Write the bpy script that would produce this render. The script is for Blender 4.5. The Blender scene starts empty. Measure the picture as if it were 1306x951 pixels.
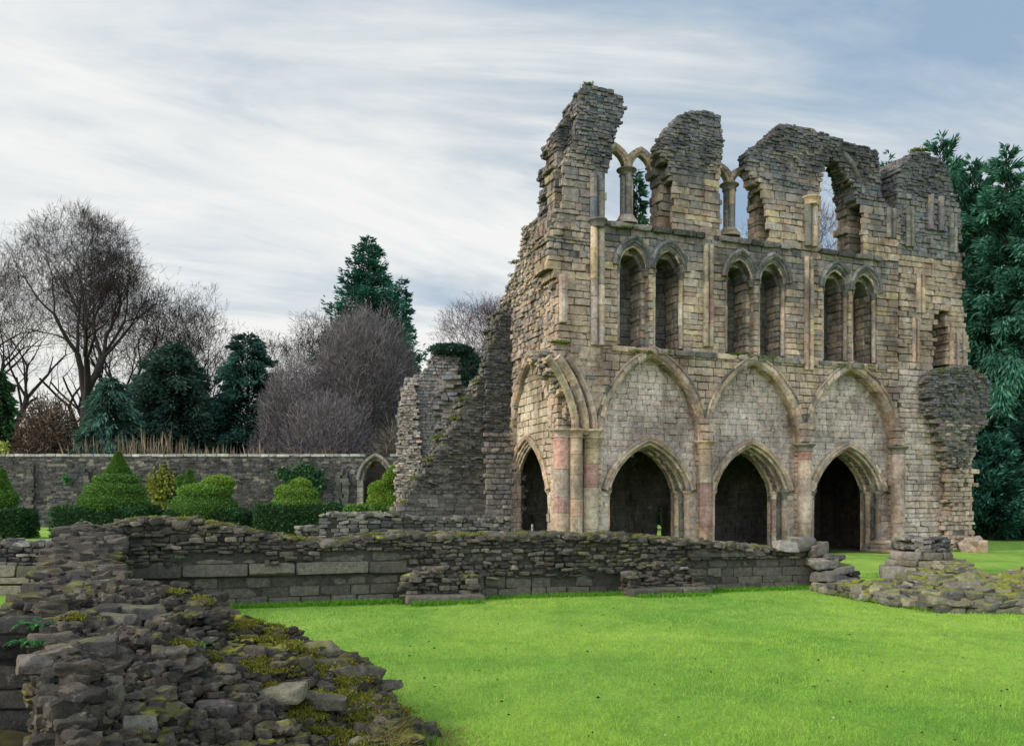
import bpy, math, random
import numpy as np
from math import sin, cos, pi, radians, sqrt, atan2

rng = np.random.default_rng(11)
random.seed(5)
SC = bpy.context.scene
COL = SC.collection
EYE = 2.0
FPX = 1088.0
CX, HY = 653.0, 640.0

def smooth(a, b, x):
    t = np.clip((x - a) / (b - a), 0, 1)
    return t * t * (3 - 2 * t)

def pix(px, py, d):
    return np.array([(px - CX) / FPX * d, d, EYE - (py - HY) / FPX * d])

# ------------------------------------------------------------------ noise
def _h(i, j, k):
    n = (i * 374761393 + j * 668265263 + k * 2147483647 + 1274126177) & 0xFFFFFFFF
    n = ((n ^ (n >> 13)) * 1274126177) & 0xFFFFFFFF
    n = n ^ (n >> 16)
    return (n & 0xFFFF) / 32767.5 - 1.0

def vnoise(p):
    p = np.asarray(p, float)
    f = np.floor(p)
    i = f.astype(np.int64)
    t = p - f
    t = t * t * (3 - 2 * t)
    r = 0
    for a in (0, 1):
        wa = t[..., 0] if a else 1 - t[..., 0]
        for b in (0, 1):
            wb = t[..., 1] if b else 1 - t[..., 1]
            for c in (0, 1):
                wc = t[..., 2] if c else 1 - t[..., 2]
                r = r + wa * wb * wc * _h(i[..., 0] + a, i[..., 1] + b, i[..., 2] + c)
    return r

def fbm(p, o=3):
    p = np.asarray(p, float)
    return sum(vnoise(p * 2 ** k + 17.3 * k) * .5 ** k for k in range(o))

# ------------------------------------------------------------------ mesh accumulator
class Acc:
    def __init__(s):
        s.V, s.F, s.C, s.n = [], [], [], 0
    def add(s, V, F, col):
        V = np.asarray(V, float).reshape(-1, 3)
        if not len(V): return
        c = np.asarray(col, float)
        if c.ndim == 1: c = np.repeat(c[None], len(V), 0)
        if not isinstance(F, list): F = [F]
        for f in F:
            f = np.asarray(f, np.int64)
            if f.size: s.F.append(f + s.n)
        s.V.append(V); s.C.append(c); s.n += len(V)
    def merge(s, o):
        for f in o.F: s.F.append(f + s.n)
        s.V += o.V; s.C += o.C; s.n += o.n
    def build(s, name, mat, parent=None, loc=None, sharp=None, smoothing=False):
        if sharp is None and not smoothing and mat in (M_ASH, M_RUB, M_GARD): sharp = 38
        if not s.V: return None
        V = np.concatenate(s.V); C = np.concatenate(s.C)
        off = np.zeros(3)
        p = parent
        while p is not None:
            off += np.array(p.location); p = p.parent
        if loc is not None: off = np.array(loc, float)
        V = V - off
        me = bpy.data.meshes.new(name)
        cnt = np.concatenate([np.full(len(f), f.shape[1], np.int32) for f in s.F])
        idx = np.concatenate([f.ravel() for f in s.F]).astype(np.int32)
        st = np.concatenate([[0], np.cumsum(cnt)[:-1]]).astype(np.int32)
        me.vertices.add(len(V)); me.vertices.foreach_set('co', V.astype(np.float32).ravel())
        me.loops.add(len(idx)); me.loops.foreach_set('vertex_index', idx)
        me.polygons.add(len(cnt)); me.polygons.foreach_set('loop_start', st)
        me.update(calc_edges=True)
        a = me.attributes.new('tint', 'FLOAT_COLOR', 'POINT')
        a.data.foreach_set('color', np.concatenate([C, np.ones((len(C), 1))], 1).astype(np.float32).ravel())
        if smoothing or sharp:
            me.polygons.foreach_set('use_smooth', np.ones(len(cnt), bool))
            if sharp:
                try: me.set_sharp_from_angle(angle=radians(sharp))
                except Exception: pass
        else:
            me.polygons.foreach_set('use_smooth', np.zeros(len(cnt), bool))
        me.materials.append(mat)
        o = bpy.data.objects.new(name, me)
        COL.objects.link(o)
        if parent is not None: o.parent = parent
        if loc is not None: o.location = loc
        return o

def thing(name, label, cat, loc=(0, 0, 0), group=None):
    o = bpy.data.objects.new(name, None)
    COL.objects.link(o)
    o.empty_display_size = .3
    o.location = loc
    return tag(o, label, cat, group)

def tag(o, label=None, cat=None, group=None, kind=None):
    if label: o['label'] = label
    if cat: o['category'] = cat
    if group: o['group'] = group
    if kind: o['kind'] = kind
    return o

# ------------------------------------------------------------------ materials
def nd(nt, t, **k):
    n = nt.nodes.new(t)
    for a, b in k.items(): setattr(n, a, b)
    return n

def mixc(nt, mode, fac, a, b):
    m = nd(nt, 'ShaderNodeMix', data_type='RGBA', blend_type=mode)
    for s, v in ((m.inputs[0], fac), (m.inputs[6], a), (m.inputs[7], b)):
        if isinstance(v, bpy.types.NodeSocket): nt.links.new(v, s)
        elif isinstance(v, (int, float)): s.default_value = v
        else: s.default_value = (*v, 1) if len(v) == 3 else v
    return m.outputs[2]

def ramp(nt, fac, stops):
    r = nd(nt, 'ShaderNodeValToRGB')
    while len(r.color_ramp.elements) > 1: r.color_ramp.elements.remove(r.color_ramp.elements[-1])
    for i, (p, c) in enumerate(stops):
        e = r.color_ramp.elements[0] if i == 0 else r.color_ramp.elements.new(p)
        e.position = p
        if isinstance(c, (int, float)): c = (c, c, c)
        e.color = (*c, 1)
    nt.links.new(fac, r.inputs[0])
    return r.outputs[0]

def noise(nt, vec, scale, detail=4, rough=.55, dist=0, stretch=None):
    if stretch:
        mp = nd(nt, 'ShaderNodeMapping'); mp.inputs['Scale'].default_value = stretch
        nt.links.new(vec, mp.inputs[0]); vec = mp.outputs[0]
    n = nd(nt, 'ShaderNodeTexNoise')
    n.inputs['Scale'].default_value = scale; n.inputs['Detail'].default_value = detail
    n.inputs['Roughness'].default_value = rough; n.inputs['Distortion'].default_value = dist
    nt.links.new(vec, n.inputs['Vector'])
    return n.outputs['Fac']

def math_(nt, op, a, b=None, clamp=False):
    m = nd(nt, 'ShaderNodeMath', operation=op); m.use_clamp = clamp
    for s, v in ((m.inputs[0], a), (m.inputs[1], b)):
        if v is None: continue
        if isinstance(v, bpy.types.NodeSocket): nt.links.new(v, s)
        else: s.default_value = v
    return m.outputs[0]

def newmat(name):
    m = bpy.data.materials.new(name); m.use_nodes = True
    nt = m.node_tree; nt.nodes.clear()
    out = nd(nt, 'ShaderNodeOutputMaterial')
    b = nd(nt, 'ShaderNodeBsdfPrincipled')
    nt.links.new(b.outputs[0], out.inputs[0])
    b.inputs['Roughness'].default_value = .95
    b.inputs['Specular IOR Level'].default_value = .15
    return m, nt, b, out

def stone_mat(name, fine=1.0, moss=.0, mosscol=(.13, .15, .02), lichen=.25, stain=.6, bump=.5, bdist=.03, streak=.35, moss_lo=.45, mscale=1.3):
    m, nt, b, out = newmat(name)
    tc = nd(nt, 'ShaderNodeTexCoord'); P = tc.outputs['Object']
    at = nd(nt, 'ShaderNodeAttribute', attribute_name='tint')
    c = at.outputs['Color']
    n1 = noise(nt, P, 7 * fine, 6, .62)
    c = mixc(nt, 'MULTIPLY', 1.0, c, ramp(nt, n1, [(.25, .55), (.5, .98), (.75, 1.4)]))
    n4 = noise(nt, P, 45 * fine, 3, .6)
    c = mixc(nt, 'MULTIPLY', 1.0, c, ramp(nt, n4, [(.3, .72), (.7, 1.28)]))
    n2 = noise(nt, P, .55, 5, .6, .4)
    c = mixc(nt, 'MIX', math_(nt, 'MULTIPLY', ramp(nt, n2, [(.45, 0), (.66, 1)]), stain), c, mixc(nt, 'MULTIPLY', 1.0, c, (.42, .40, .41)))
    n5 = noise(nt, P, 1.6, 5, .65, .3, stretch=(1, 1, .16))
    c = mixc(nt, 'MIX', math_(nt, 'MULTIPLY', ramp(nt, n5, [(.5, 0), (.7, 1)]), streak), c, mixc(nt, 'MULTIPLY', 1.0, c, (.50, .47, .45)))
    if lichen:
        n3 = noise(nt, P, 3.2 * fine, 6, .7, .5)
        c = mixc(nt, 'MIX', math_(nt, 'MULTIPLY', ramp(nt, n3, [(.6, 0), (.68, 1)]), lichen), c, (.42, .41, .36))
    g = nd(nt, 'ShaderNodeNewGeometry'); sx = nd(nt, 'ShaderNodeSeparateXYZ')
    nt.links.new(g.outputs['Normal'], sx.inputs[0])
    if moss:
        nm = noise(nt, P, mscale, 6, .68, .4)
        up = ramp(nt, sx.outputs[2], [(.2, 0), (.75, 1)])
        f = math_(nt, 'MULTIPLY', up, ramp(nt, nm, [(moss_lo, 0), (moss_lo + .14, 1)]))
        f = math_(nt, 'MULTIPLY', f, moss)
        nmc = noise(nt, P, 9, 4, .6)
        mc = mixc(nt, 'MIX', ramp(nt, nmc, [(.35, 0), (.65, 1)]), tuple(x * .55 for x in mosscol), tuple(x * 1.35 for x in mosscol))
        c = mixc(nt, 'MIX', f, c, mc)
    nt.links.new(c, b.inputs['Base Color'])
    bp = nd(nt, 'ShaderNodeBump'); bp.inputs['Strength'].default_value = bump; bp.inputs['Distance'].default_value = bdist
    nb = noise(nt, P, 16 * fine, 7, .68)
    nt.links.new(nb, bp.inputs['Height']); nt.links.new(bp.outputs[0], b.inputs['Normal'])
    return m

def leaf_mat(name, trans=.3, rough=.6, spec=.2):
    m, nt, b, out = newmat(name)
    at = nd(nt, 'ShaderNodeAttribute', attribute_name='tint')
    nt.links.new(at.outputs['Color'], b.inputs['Base Color'])
    b.inputs['Roughness'].default_value = rough; b.inputs['Specular IOR Level'].default_value = spec
    if trans:
        t = nd(nt, 'ShaderNodeBsdfTranslucent'); nt.links.new(at.outputs['Color'], t.inputs[0])
        mx = nd(nt, 'ShaderNodeMixShader'); mx.inputs[0].default_value = trans
        nt.links.new(b.outputs[0], mx.inputs[1]); nt.links.new(t.outputs[0], mx.inputs[2])
        nt.links.new(mx.outputs[0], out.inputs[0])
    return m

M_ASH = stone_mat('abbey_sandstone', fine=.8, moss=.8, mosscol=(.10, .13, .03), lichen=.3, stain=.9, bump=1.0, bdist=.07, streak=.8)
M_TRIM = stone_mat('carved_sandstone', fine=.9, moss=.6, mosscol=(.09, .12, .03), lichen=.3, stain=.95, bump=1.0, bdist=.06, streak=.75)
M_RUB = stone_mat('rubble_stone', fine=1.6, moss=1.0, mosscol=(.22, .24, .03), lichen=.2, stain=.3, bump=1.0, bdist=.04, streak=.2, moss_lo=.52)
M_NEAR = stone_mat('near_rubble_stone', fine=2.2, moss=1.0, mosscol=(.20, .20, .02), lichen=.3, stain=.35, bump=1.0, bdist=.03, streak=.1, moss_lo=.53, mscale=1.1)
M_RUBM = stone_mat('mossy_rubble_stone', fine=1.6, moss=1.0, mosscol=(.20, .21, .03), lichen=.35, stain=.3, bump=1.0, bdist=.04, streak=.2, moss_lo=.42)
M_GARD = stone_mat('garden_wall_stone', fine=.6, moss=.5, mosscol=(.2, .2, .1), lichen=.3, stain=.6, bump=.5, bdist=.05, streak=.4)
M_EARTH = stone_mat('earth_mortar', fine=3, moss=.5, mosscol=(.10, .09, .02), lichen=0, stain=.4, bump=1.0, bdist=.03)
M_LEAF = leaf_mat('foliage', rough=.85, spec=.05)
M_HEDGE = leaf_mat('clipped_yew', trans=.15)
M_BARK = stone_mat('bark', fine=1.0, moss=0, lichen=.0, stain=.3, bump=.6, bdist=.03)
M_TWIG = leaf_mat('twigs', trans=0, rough=.9, spec=.05)

# ------------------------------------------------------------------ stone templates
def cube_t(n):
    key = {}; V = []; F = []
    def vid(a, b, c):
        k = (a, b, c)
        if k not in key: key[k] = len(V); V.append([2 * a / n - 1, 2 * b / n - 1, 2 * c / n - 1])
        return key[k]
    for ax in range(3):
        for s in (0, n):
            for i in range(n):
                for j in range(n):
                    q = []
                    for di, dj in ((0, 0), (1, 0), (1, 1), (0, 1)):
                        c = [0, 0, 0]; c[ax] = s; c[(ax + 1) % 3] = i + di; c[(ax + 2) % 3] = j + dj
                        q.append(vid(*c))
                    F.append(q if s else q[::-1])
    return np.array(V, float), np.array(F)
TEMPL = {n: cube_t(n) for n in (1, 2, 3, 4, 6, 8)}

class Stones:
    """a batch of individually cut stones"""
    def __init__(s): s.b = {}
    def add(s, c, ex, ey, ez, half, tint, n=1, k=14, chip=0, amp=.0, corner=.0):
        s.b.setdefault((n, k, chip, amp, corner), []).append(
            np.concatenate([np.ravel(c), np.ravel(ex), np.ravel(ey), np.ravel(ez), np.ravel(half), np.ravel(tint)]))
    def flush(s, acc):
        for (n, k, chip, amp, corner), L in s.b.items():
            A = np.array(L); N = len(A)
            T, F = TEMPL[n]
            P = np.repeat(T[None], N, 0)
            if n > 1:
                r = (np.abs(P) ** k).sum(-1, keepdims=True) ** (1 / k)
                P = P / r
            for q in range(chip):
                nn = rng.normal(size=(N, 1, 3)); nn /= np.linalg.norm(nn, axis=-1, keepdims=True)
                ext = np.abs(nn).sum(-1)
                d = ext * rng.uniform(.66, .98, (N, 1))
                P = P - np.maximum(0, (P * nn).sum(-1) - d)[..., None] * nn
            if corner:
                P = P + rng.normal(0, corner, P.shape) if n == 1 else P + vnoise(P * 1.1 + rng.uniform(0, 500, (N, 1, 3)))[..., None] * P * corner
            P = P * A[:, None, 12:15]
            if amp:
                o = rng.uniform(0, 500, (N, 1, 3))
                sc = 1.4 / np.maximum(A[:, 12:15].mean(1), .02)[:, None, None]
                P = P + np.stack([fbm(P * sc + o + 31 * j, 2) for j in range(3)], -1) * amp * A[:, None, 12:15].mean(-1, keepdims=True)
            W = A[:, None, 0:3] + P[..., 0:1] * A[:, None, 3:6] + P[..., 1:2] * A[:, None, 6:9] + P[..., 2:3] * A[:, None, 9:12]
            V = W.reshape(-1, 3)
            Fa = (F[None] + (np.arange(N) * len(T))[:, None, None]).reshape(-1, 4)
            acc.add(V, Fa, np.repeat(A[:, 15:18], len(T), 0))
        s.b = {}
        return acc

def rot(ex, ey, ez, a, b, c):
    """small random tumble of a basis"""
    R = np.array([[1, -c, b], [c, 1, -a], [-b, a, 1]])
    M = np.stack([ex, ey, ez]); M = R @ M
    q, _ = np.linalg.qr(M.T); q = q.T
    for i in range(3):
        if q[i] @ M[i] < 0: q[i] = -q[i]
    return q

def pick(pal):
    c = np.array(pal[rng.integers(len(pal))]); return c * rng.uniform(.78, 1.2)

# ------------------------------------------------------------------ frames
UP = np.array([0, 0, 1.])
def lerp_pal(A, B, t):
    t = min(1, max(0, float(t) + rng.normal(0, .13)))
    a = A[rng.integers(len(A))]; b = B[rng.integers(len(B))]
    return [tuple(x * (1 - t) + y * t for x, y in zip(a, b))]

def mean_pick(pal, e):
    return pick(pal) * (1 - e) + np.mean(np.array(pal), 0) * e * rng.uniform(.93, 1.07)

class Frame:
    def __init__(s, o, ang=None, ud=None, nrm=None):
        s.o = np.array([o[0], o[1], 0.])
        s.ud = np.array([*ud, 0.]) if ud is not None else np.array([cos(ang), sin(ang), 0.])
        s.ud /= np.linalg.norm(s.ud)
        s.nd = np.array([*nrm, 0.]) if nrm is not None else np.array([s.ud[1], -s.ud[0], 0.])
        s.nd /= np.linalg.norm(s.nd)
    def p(s, u, z, w=0.):
        u = np.asarray(u, float)[..., None]; z = np.asarray(z, float)[..., None]; w = np.asarray(w, float)[..., None]
        return s.o + s.ud * u + s.nd * w + UP * z
    def px(s, x, y, w=0.):
        r = np.array([(x - CX) / FPX, 1., 0])
        t = (w + s.nd @ s.o) / (s.nd @ r)
        q = r * t
        return (q - s.o) @ s.ud, EYE - (y - HY) / FPX * t
    def poly(s, pts, w=0.):
        return np.array([s.px(x, y, w) for x, y in pts])

FAC = Frame((3.30, 29.4), ud=(.936, .352))

# ------------------------------------------------------------------ palettes (linear albedo)
WARM = [(.47, .36, .26), (.40, .31, .23), (.52, .41, .29), (.36, .30, .24), (.45, .32, .23), (.34, .29, .24), (.50, .42, .33), (.40, .34, .29), (.50, .40, .24)]
BUFF = [(.49, .40, .30), (.43, .36, .28), (.54, .45, .34), (.40, .35, .29), (.46, .36, .26), (.37, .32, .27)]
PALE = [(.58, .48, .41), (.52, .45, .40), (.62, .51, .43), (.47, .41, .38), (.56, .43, .36), (.50, .44, .41), (.54, .46, .40), (.52, .38, .33)]
PINK = [(.44, .26, .22), (.50, .35, .26), (.52, .42, .30), (.48, .40, .31), (.44, .36, .28), (.52, .43, .33), (.40, .26, .23)]
GREY = [(.20, .195, .215), (.25, .235, .24), (.16, .165, .19), (.28, .245, .24), (.22, .20, .215), (.30, .26, .24), (.18, .185, .21)]
HIGH = [(.135, .135, .155), (.17, .165, .18), (.11, .115, .135), (.20, .18, .18), (.15, .145, .16)]
DUSK = [(.17, .165, .155), (.13, .13, .125), (.21, .195, .18), (.15, .155, .16)]
MAUVE = [(.30, .25, .24), (.34, .28, .26), (.25, .22, .22), (.36, .31, .26)]
DARK = [(.085, .08, .075), (.11, .105, .10), (.14, .13, .12), (.07, .068, .066), (.16, .145, .13), (.10, .09, .08)]
ASHD = [(.105, .095, .075), (.12, .11, .085), (.09, .083, .067), (.135, .122, .095), (.11, .10, .08)]
RUBL = [(.13, .12, .11), (.17, .155, .14), (.095, .09, .085), (.21, .19, .165), (.075, .072, .07), (.14, .122, .105), (.24, .22, .195)]
SHADE = [(.21, .19, .17), (.26, .23, .20), (.18, .165, .155), (.28, .25, .22)]

def _lift(p, k): return [tuple(min(v * a, .72) for v, a in zip(c, k)) for c in p]
WARM = _lift(WARM, (1.09, 1.03, 1.06)); BUFF = _lift(BUFF, (1.18, 1.06, 1.06)); PALE = _lift(PALE, (1.10, 1.07, 1.08)); PINK = _lift(PINK, (1.0, .96, .95))

def box_v(fr, u0, u1, z0, z1, w0, w1):
    V = [fr.p(u, z, w) for u, z, w in ((u0, z0, w1), (u1, z0, w1), (u1, z1, w1), (u0, z1, w1), (u0, z0, w0), (u1, z0, w0), (u1, z1, w0), (u0, z1, w0))]
    F = [[0, 1, 2, 3], [5, 4, 7, 6], [4, 0, 3, 7], [1, 5, 6, 2], [3, 2, 6, 7], [4, 5, 1, 0]]
    return np.array(V), np.array(F)

def intervals(polys, z):
    xs = []
    for P in polys:
        a = P; b = np.roll(P, -1, 0)
        m = (a[:, 1] > z) != (b[:, 1] > z)
        if m.any():
            aa, bb = a[m], b[m]
            xs += list(aa[:, 0] + (z - aa[:, 1]) / (bb[:, 1] - aa[:, 1]) * (bb[:, 0] - aa[:, 0]))
    xs.sort()
    return [(xs[i], xs[i + 1]) for i in range(0, len(xs) - 1, 2)]

def coursed(acc, fr, polys, w0, w1, course=(.14, .31), slen=(.22, .68), jit=.014, pal=WARM, gap=.003, ragged=.04,
            n=2, depth=.26, zlo=None, zhi=None, corecol=(.20, .17, .14), style=None, corner=.035, chip=1, amp=0, kk=20, back=False, tumble=.008, inset=.055, even=.42):
    """fill an outline (minus holes) with courses of separate stones over a mortar core"""
    st = Stones()
    z = min(P[:, 1].min() for P in polys) if zlo is None else zlo
    zt = max(P[:, 1].max() for P in polys) if zhi is None else zhi
    while z < zt - .03:
        S = dict(course=course, slen=slen, jit=jit, pal=pal, ragged=ragged, corner=corner, n=n, chip=chip, amp=amp, kk=kk, gap=gap, inset=inset, tumble=tumble, even=even)
        if style: S.update(style(z))
        h = min(rng.uniform(*S['course']), zt - z)
        if zt - z - h < .06: h = zt - z
        for a, b in intervals(polys, z + h / 2):
            rg = S['ragged']
            a += rng.normal(0, rg); b += rng.normal(0, rg)
            if b - a < .07: continue
            d = min(depth, (b - a) * .45, (w1 - w0) * .6)
            V, F = box_v(fr, a + .05, b - .05, z, z + h, w0, w1 - S['inset']) if b - a > .16 else (np.zeros((0, 3)), np.zeros((0, 4), int))
            if len(V): acc.add(V, F, np.array(corecol) * rng.uniform(.7, 1.2))
            def put(uc, wc, hu, hw):
                pa = S['pal'](uc, z) if callable(S['pal']) else S['pal']
                ex, ey, ez = rot(fr.ud, fr.nd, UP, *(rng.normal(0, S['tumble'], 3)))
                hz = (h - S['gap']) / 2 * (1 if S['corner'] < .05 else rng.uniform(.85, 1.02))
                st.add(fr.p(uc, z + h / 2, wc), ex, ey, ez, (max(hu - S['gap'] / 2, .02), hw, hz), mean_pick(pa, S['even']), S['n'], S['kk'], S['chip'], S['amp'], S['corner'])
            x = a
            while x < b - 1e-3:
                l = rng.uniform(*S['slen'])
                if b - x - l < S['slen'][0] * .55: l = b - x
                pr = rng.normal(0, S['jit'])
                put(x + l / 2, w1 - d / 2 + pr, l / 2, d / 2)
                x += l
            for e, sg in ((a, 1), (b, -1)):
                y = w1 - d
                while y > w0 + .02:
                    l = rng.uniform(*S['slen'])
                    if y - w0 - l < S['slen'][0] * .5: l = y - w0
                    pr = rng.normal(0, S['jit'])
                    hu = min(.14, (b - a) * .45)
                    put(e + sg * (hu + pr), y - l / 2, hu, l / 2 - S['gap'] / 2)
                    y -= l
        z += h
    st.flush(acc)
    return acc

# pointed arch, two-centred; sag = bulge of each side relative to its chord (None: sides rise vertically)
def arch_geo(u0, u1, zs, za, sag=None):
    h = (u1 - u0) / 2; R = za - zs; um = (u0 + u1) / 2
    if sag is None:
        rho = (h * h + R * R) / (2 * h); return um, u0 + rho, zs, rho
    c = sqrt(h * h + R * R); sg = sag * c; rho = (c * c / 4 + sg * sg) / (2 * sg)
    d = rho - sg; nx, nz = R / c, -h / c       # from the chord's middle towards the inside
    return um, u0 + h / 2 + nx * d, zs + R / 2 + nz * d, rho

def arch_pts(u0, u1, zs, za, n=14, sag=None):
    um, cx, cz, rho = arch_geo(u0, u1, zs, za, sag)
    ta = atan2(zs - cz, u0 - cx) % (2 * pi)
    te = math.acos(max(-1, min(1, (um - cx) / rho)))
    L = [(cx + rho * cos(ta + (te - ta) * i / n), cz + rho * sin(ta + (te - ta) * i / n)) for i in range(n + 1)]
    return np.array(L + [(2 * um - u, z) for u, z in L[::-1][1:]])

def arch_hole(u0, u1, zs, za, zb, n=14, sag=None):
    return np.concatenate([[(u0, zb)], arch_pts(u0, u1, zs, za, n, sag), [(u1, zb)]])

def arch_sweep(acc, fr, u0, u1, zs, za, prof, pal, vl=.32, gap=.008, t0=0., t1=1., halves='LR', jit=.006, sag=None):
    """prof: closed polygon of (r outward, w); swept as separate voussoirs"""
    um, cx, cz, rho = arch_geo(u0, u1, zs, za, sag)
    prof = np.array(prof, float); m = len(prof)
    ta = atan2(zs - cz, u0 - cx) % (2 * pi)
    te0 = math.acos(max(-1, min(1, (um - cx) / rho)))
    nv = max(3, int(rho * (ta - te0) / vl))
    for hf in halves:
        for i in range(nv):
            a, b = i / nv, (i + 1) / nv
            if b < t0 or a > t1: continue
            g = gap / (rho * (ta - te0)) / 2
            ts = np.linspace(a + g, b - g, 3)
            jr, jw = rng.normal(0, jit, 2)
            ring = []
            for t in ts:
                rr = rho + prof[:, 0] + jr
                te = np.arccos(np.clip((um - cx) / rr, -1, 1))
                th = ta + (te - ta) * t
                u = cx + rr * np.cos(th); z = cz + rr * np.sin(th)
                if hf == 'R': u = 2 * um - u
                ring.append(fr.p(u, z, prof[:, 1] + jw))
            V = np.concatenate(ring)
            F = []
            for k in range(len(ts) - 1):
                for j in range(m):
                    j2 = (j + 1) % m
                    q = [k * m + j, k * m + j2, (k + 1) * m + j2, (k + 1) * m + j]
                    F.append(q if hf == 'L' else q[::-1])
            acc.add(V, [np.array(F)], pick(pal))
            for k in (0, len(ts) - 1):
                acc.add(ring[k], [np.array([list(range(m))])], pick(pal))

def rect_prof(r0, r1, w0, w1, ch=.05):
    return [(r0, w0), (r0, w1 - ch), (r0 + ch, w1), (r1 - ch * .6, w1), (r1, w1 - ch * .6), (r1, w0)]
def roll_prof(r, w, rad, n=8):
    return [(r + rad * cos(2 * pi * k / n), w + rad * sin(2 * pi * k / n)) for k in range(n)]

def lathe(acc, c, prof, col, n=16, oct_=False):
    c = np.asarray(c, float)
    a = np.arange(n) * 2 * pi / n
    V = np.concatenate([np.stack([c[0] + r * np.cos(a), c[1] + r * np.sin(a), np.full(n, c[2] + z)], 1) for r, z in prof])
    F = []
    for k in range(len(prof) - 1):
        for j in range(n):
            F.append([k * n + j, k * n + (j + 1) % n, (k + 1) * n + (j + 1) % n, (k + 1) * n + j])
    acc.add(V, [np.array(F), np.array([[(len(prof) - 1) * n + j for j in range(n)]]), np.array([[j for j in range(n)][::-1]])], col)

def shaft(acc, c, z0, z1, r, pal, drum=(.35, .7), n=14):
    z = z0
    while z < z1 - .02:
        h = min(rng.uniform(*drum), z1 - z)
        if z1 - z - h < .15: h = z1 - z
        rr = r * rng.uniform(.97, 1.02); e = .012
        lathe(acc, (c[0] + rng.normal(0, .004), c[1] + rng.normal(0, .004), z), [(rr - e, .002), (rr, e), (rr, h - e), (rr - e, h - .002)], pick(pal), n)
        z += h

def capital(acc, c, z, r, pal, h=.32):
    lathe(acc, (c[0], c[1], z), [(r * 1.02, 0), (r * 1.14, .02), (r * 1.14, .05), (r * 1.0, .07), (r * 1.1, h * .5), (r * 1.38, h * .78), (r * 1.5, h * .8), (r * 1.55, h * .9), (r * 1.5, h)], pick(pal), 16)

def base(acc, c, z, r, pal, h=.35):
    lathe(acc, (c[0], c[1], z), [(r * 1.7, 0), (r * 1.7, h * .4), (r * 1.45, h * .5), (r * 1.5, h * .65), (r * 1.2, h * .8), (r * 1.05, h)], pick(pal), 16)

# ================================================================== camera, light, sky
cam = bpy.data.cameras.new('camera'); camo = bpy.data.objects.new('camera', cam); COL.objects.link(camo)
camo.location = (0, 0, EYE); camo.rotation_euler = (pi / 2, 0, 0)
cam.sensor_width = 36; cam.lens = FPX / 1306 * 36; cam.shift_y = (HY - 475.5) / 1306
cam.clip_end = 6000; cam.clip_start = .1
SC.camera = camo
SC.view_settings.view_transform = 'Standard'; SC.view_settings.look = 'None'
SC.view_settings.exposure = 0; SC.view_settings.gamma = 1

SUN_EL, SUN_TO = radians(31), np.array([-.93, -.37])
SUN_TO = SUN_TO / np.linalg.norm(SUN_TO)
sl = bpy.data.lights.new('sun', 'SUN'); sl.energy = 3.3; sl.angle = radians(16); sl.color = (1, .90, .76)
so = bpy.data.objects.new('sun', sl); COL.objects.link(so)
from mathutils import Vector
so.rotation_euler = Vector((SUN_TO[0] * cos(SUN_EL), SUN_TO[1] * cos(SUN_EL), sin(SUN_EL))).to_track_quat('Z', 'Y').to_euler()
so.location = (-20, -20, 30)

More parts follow.
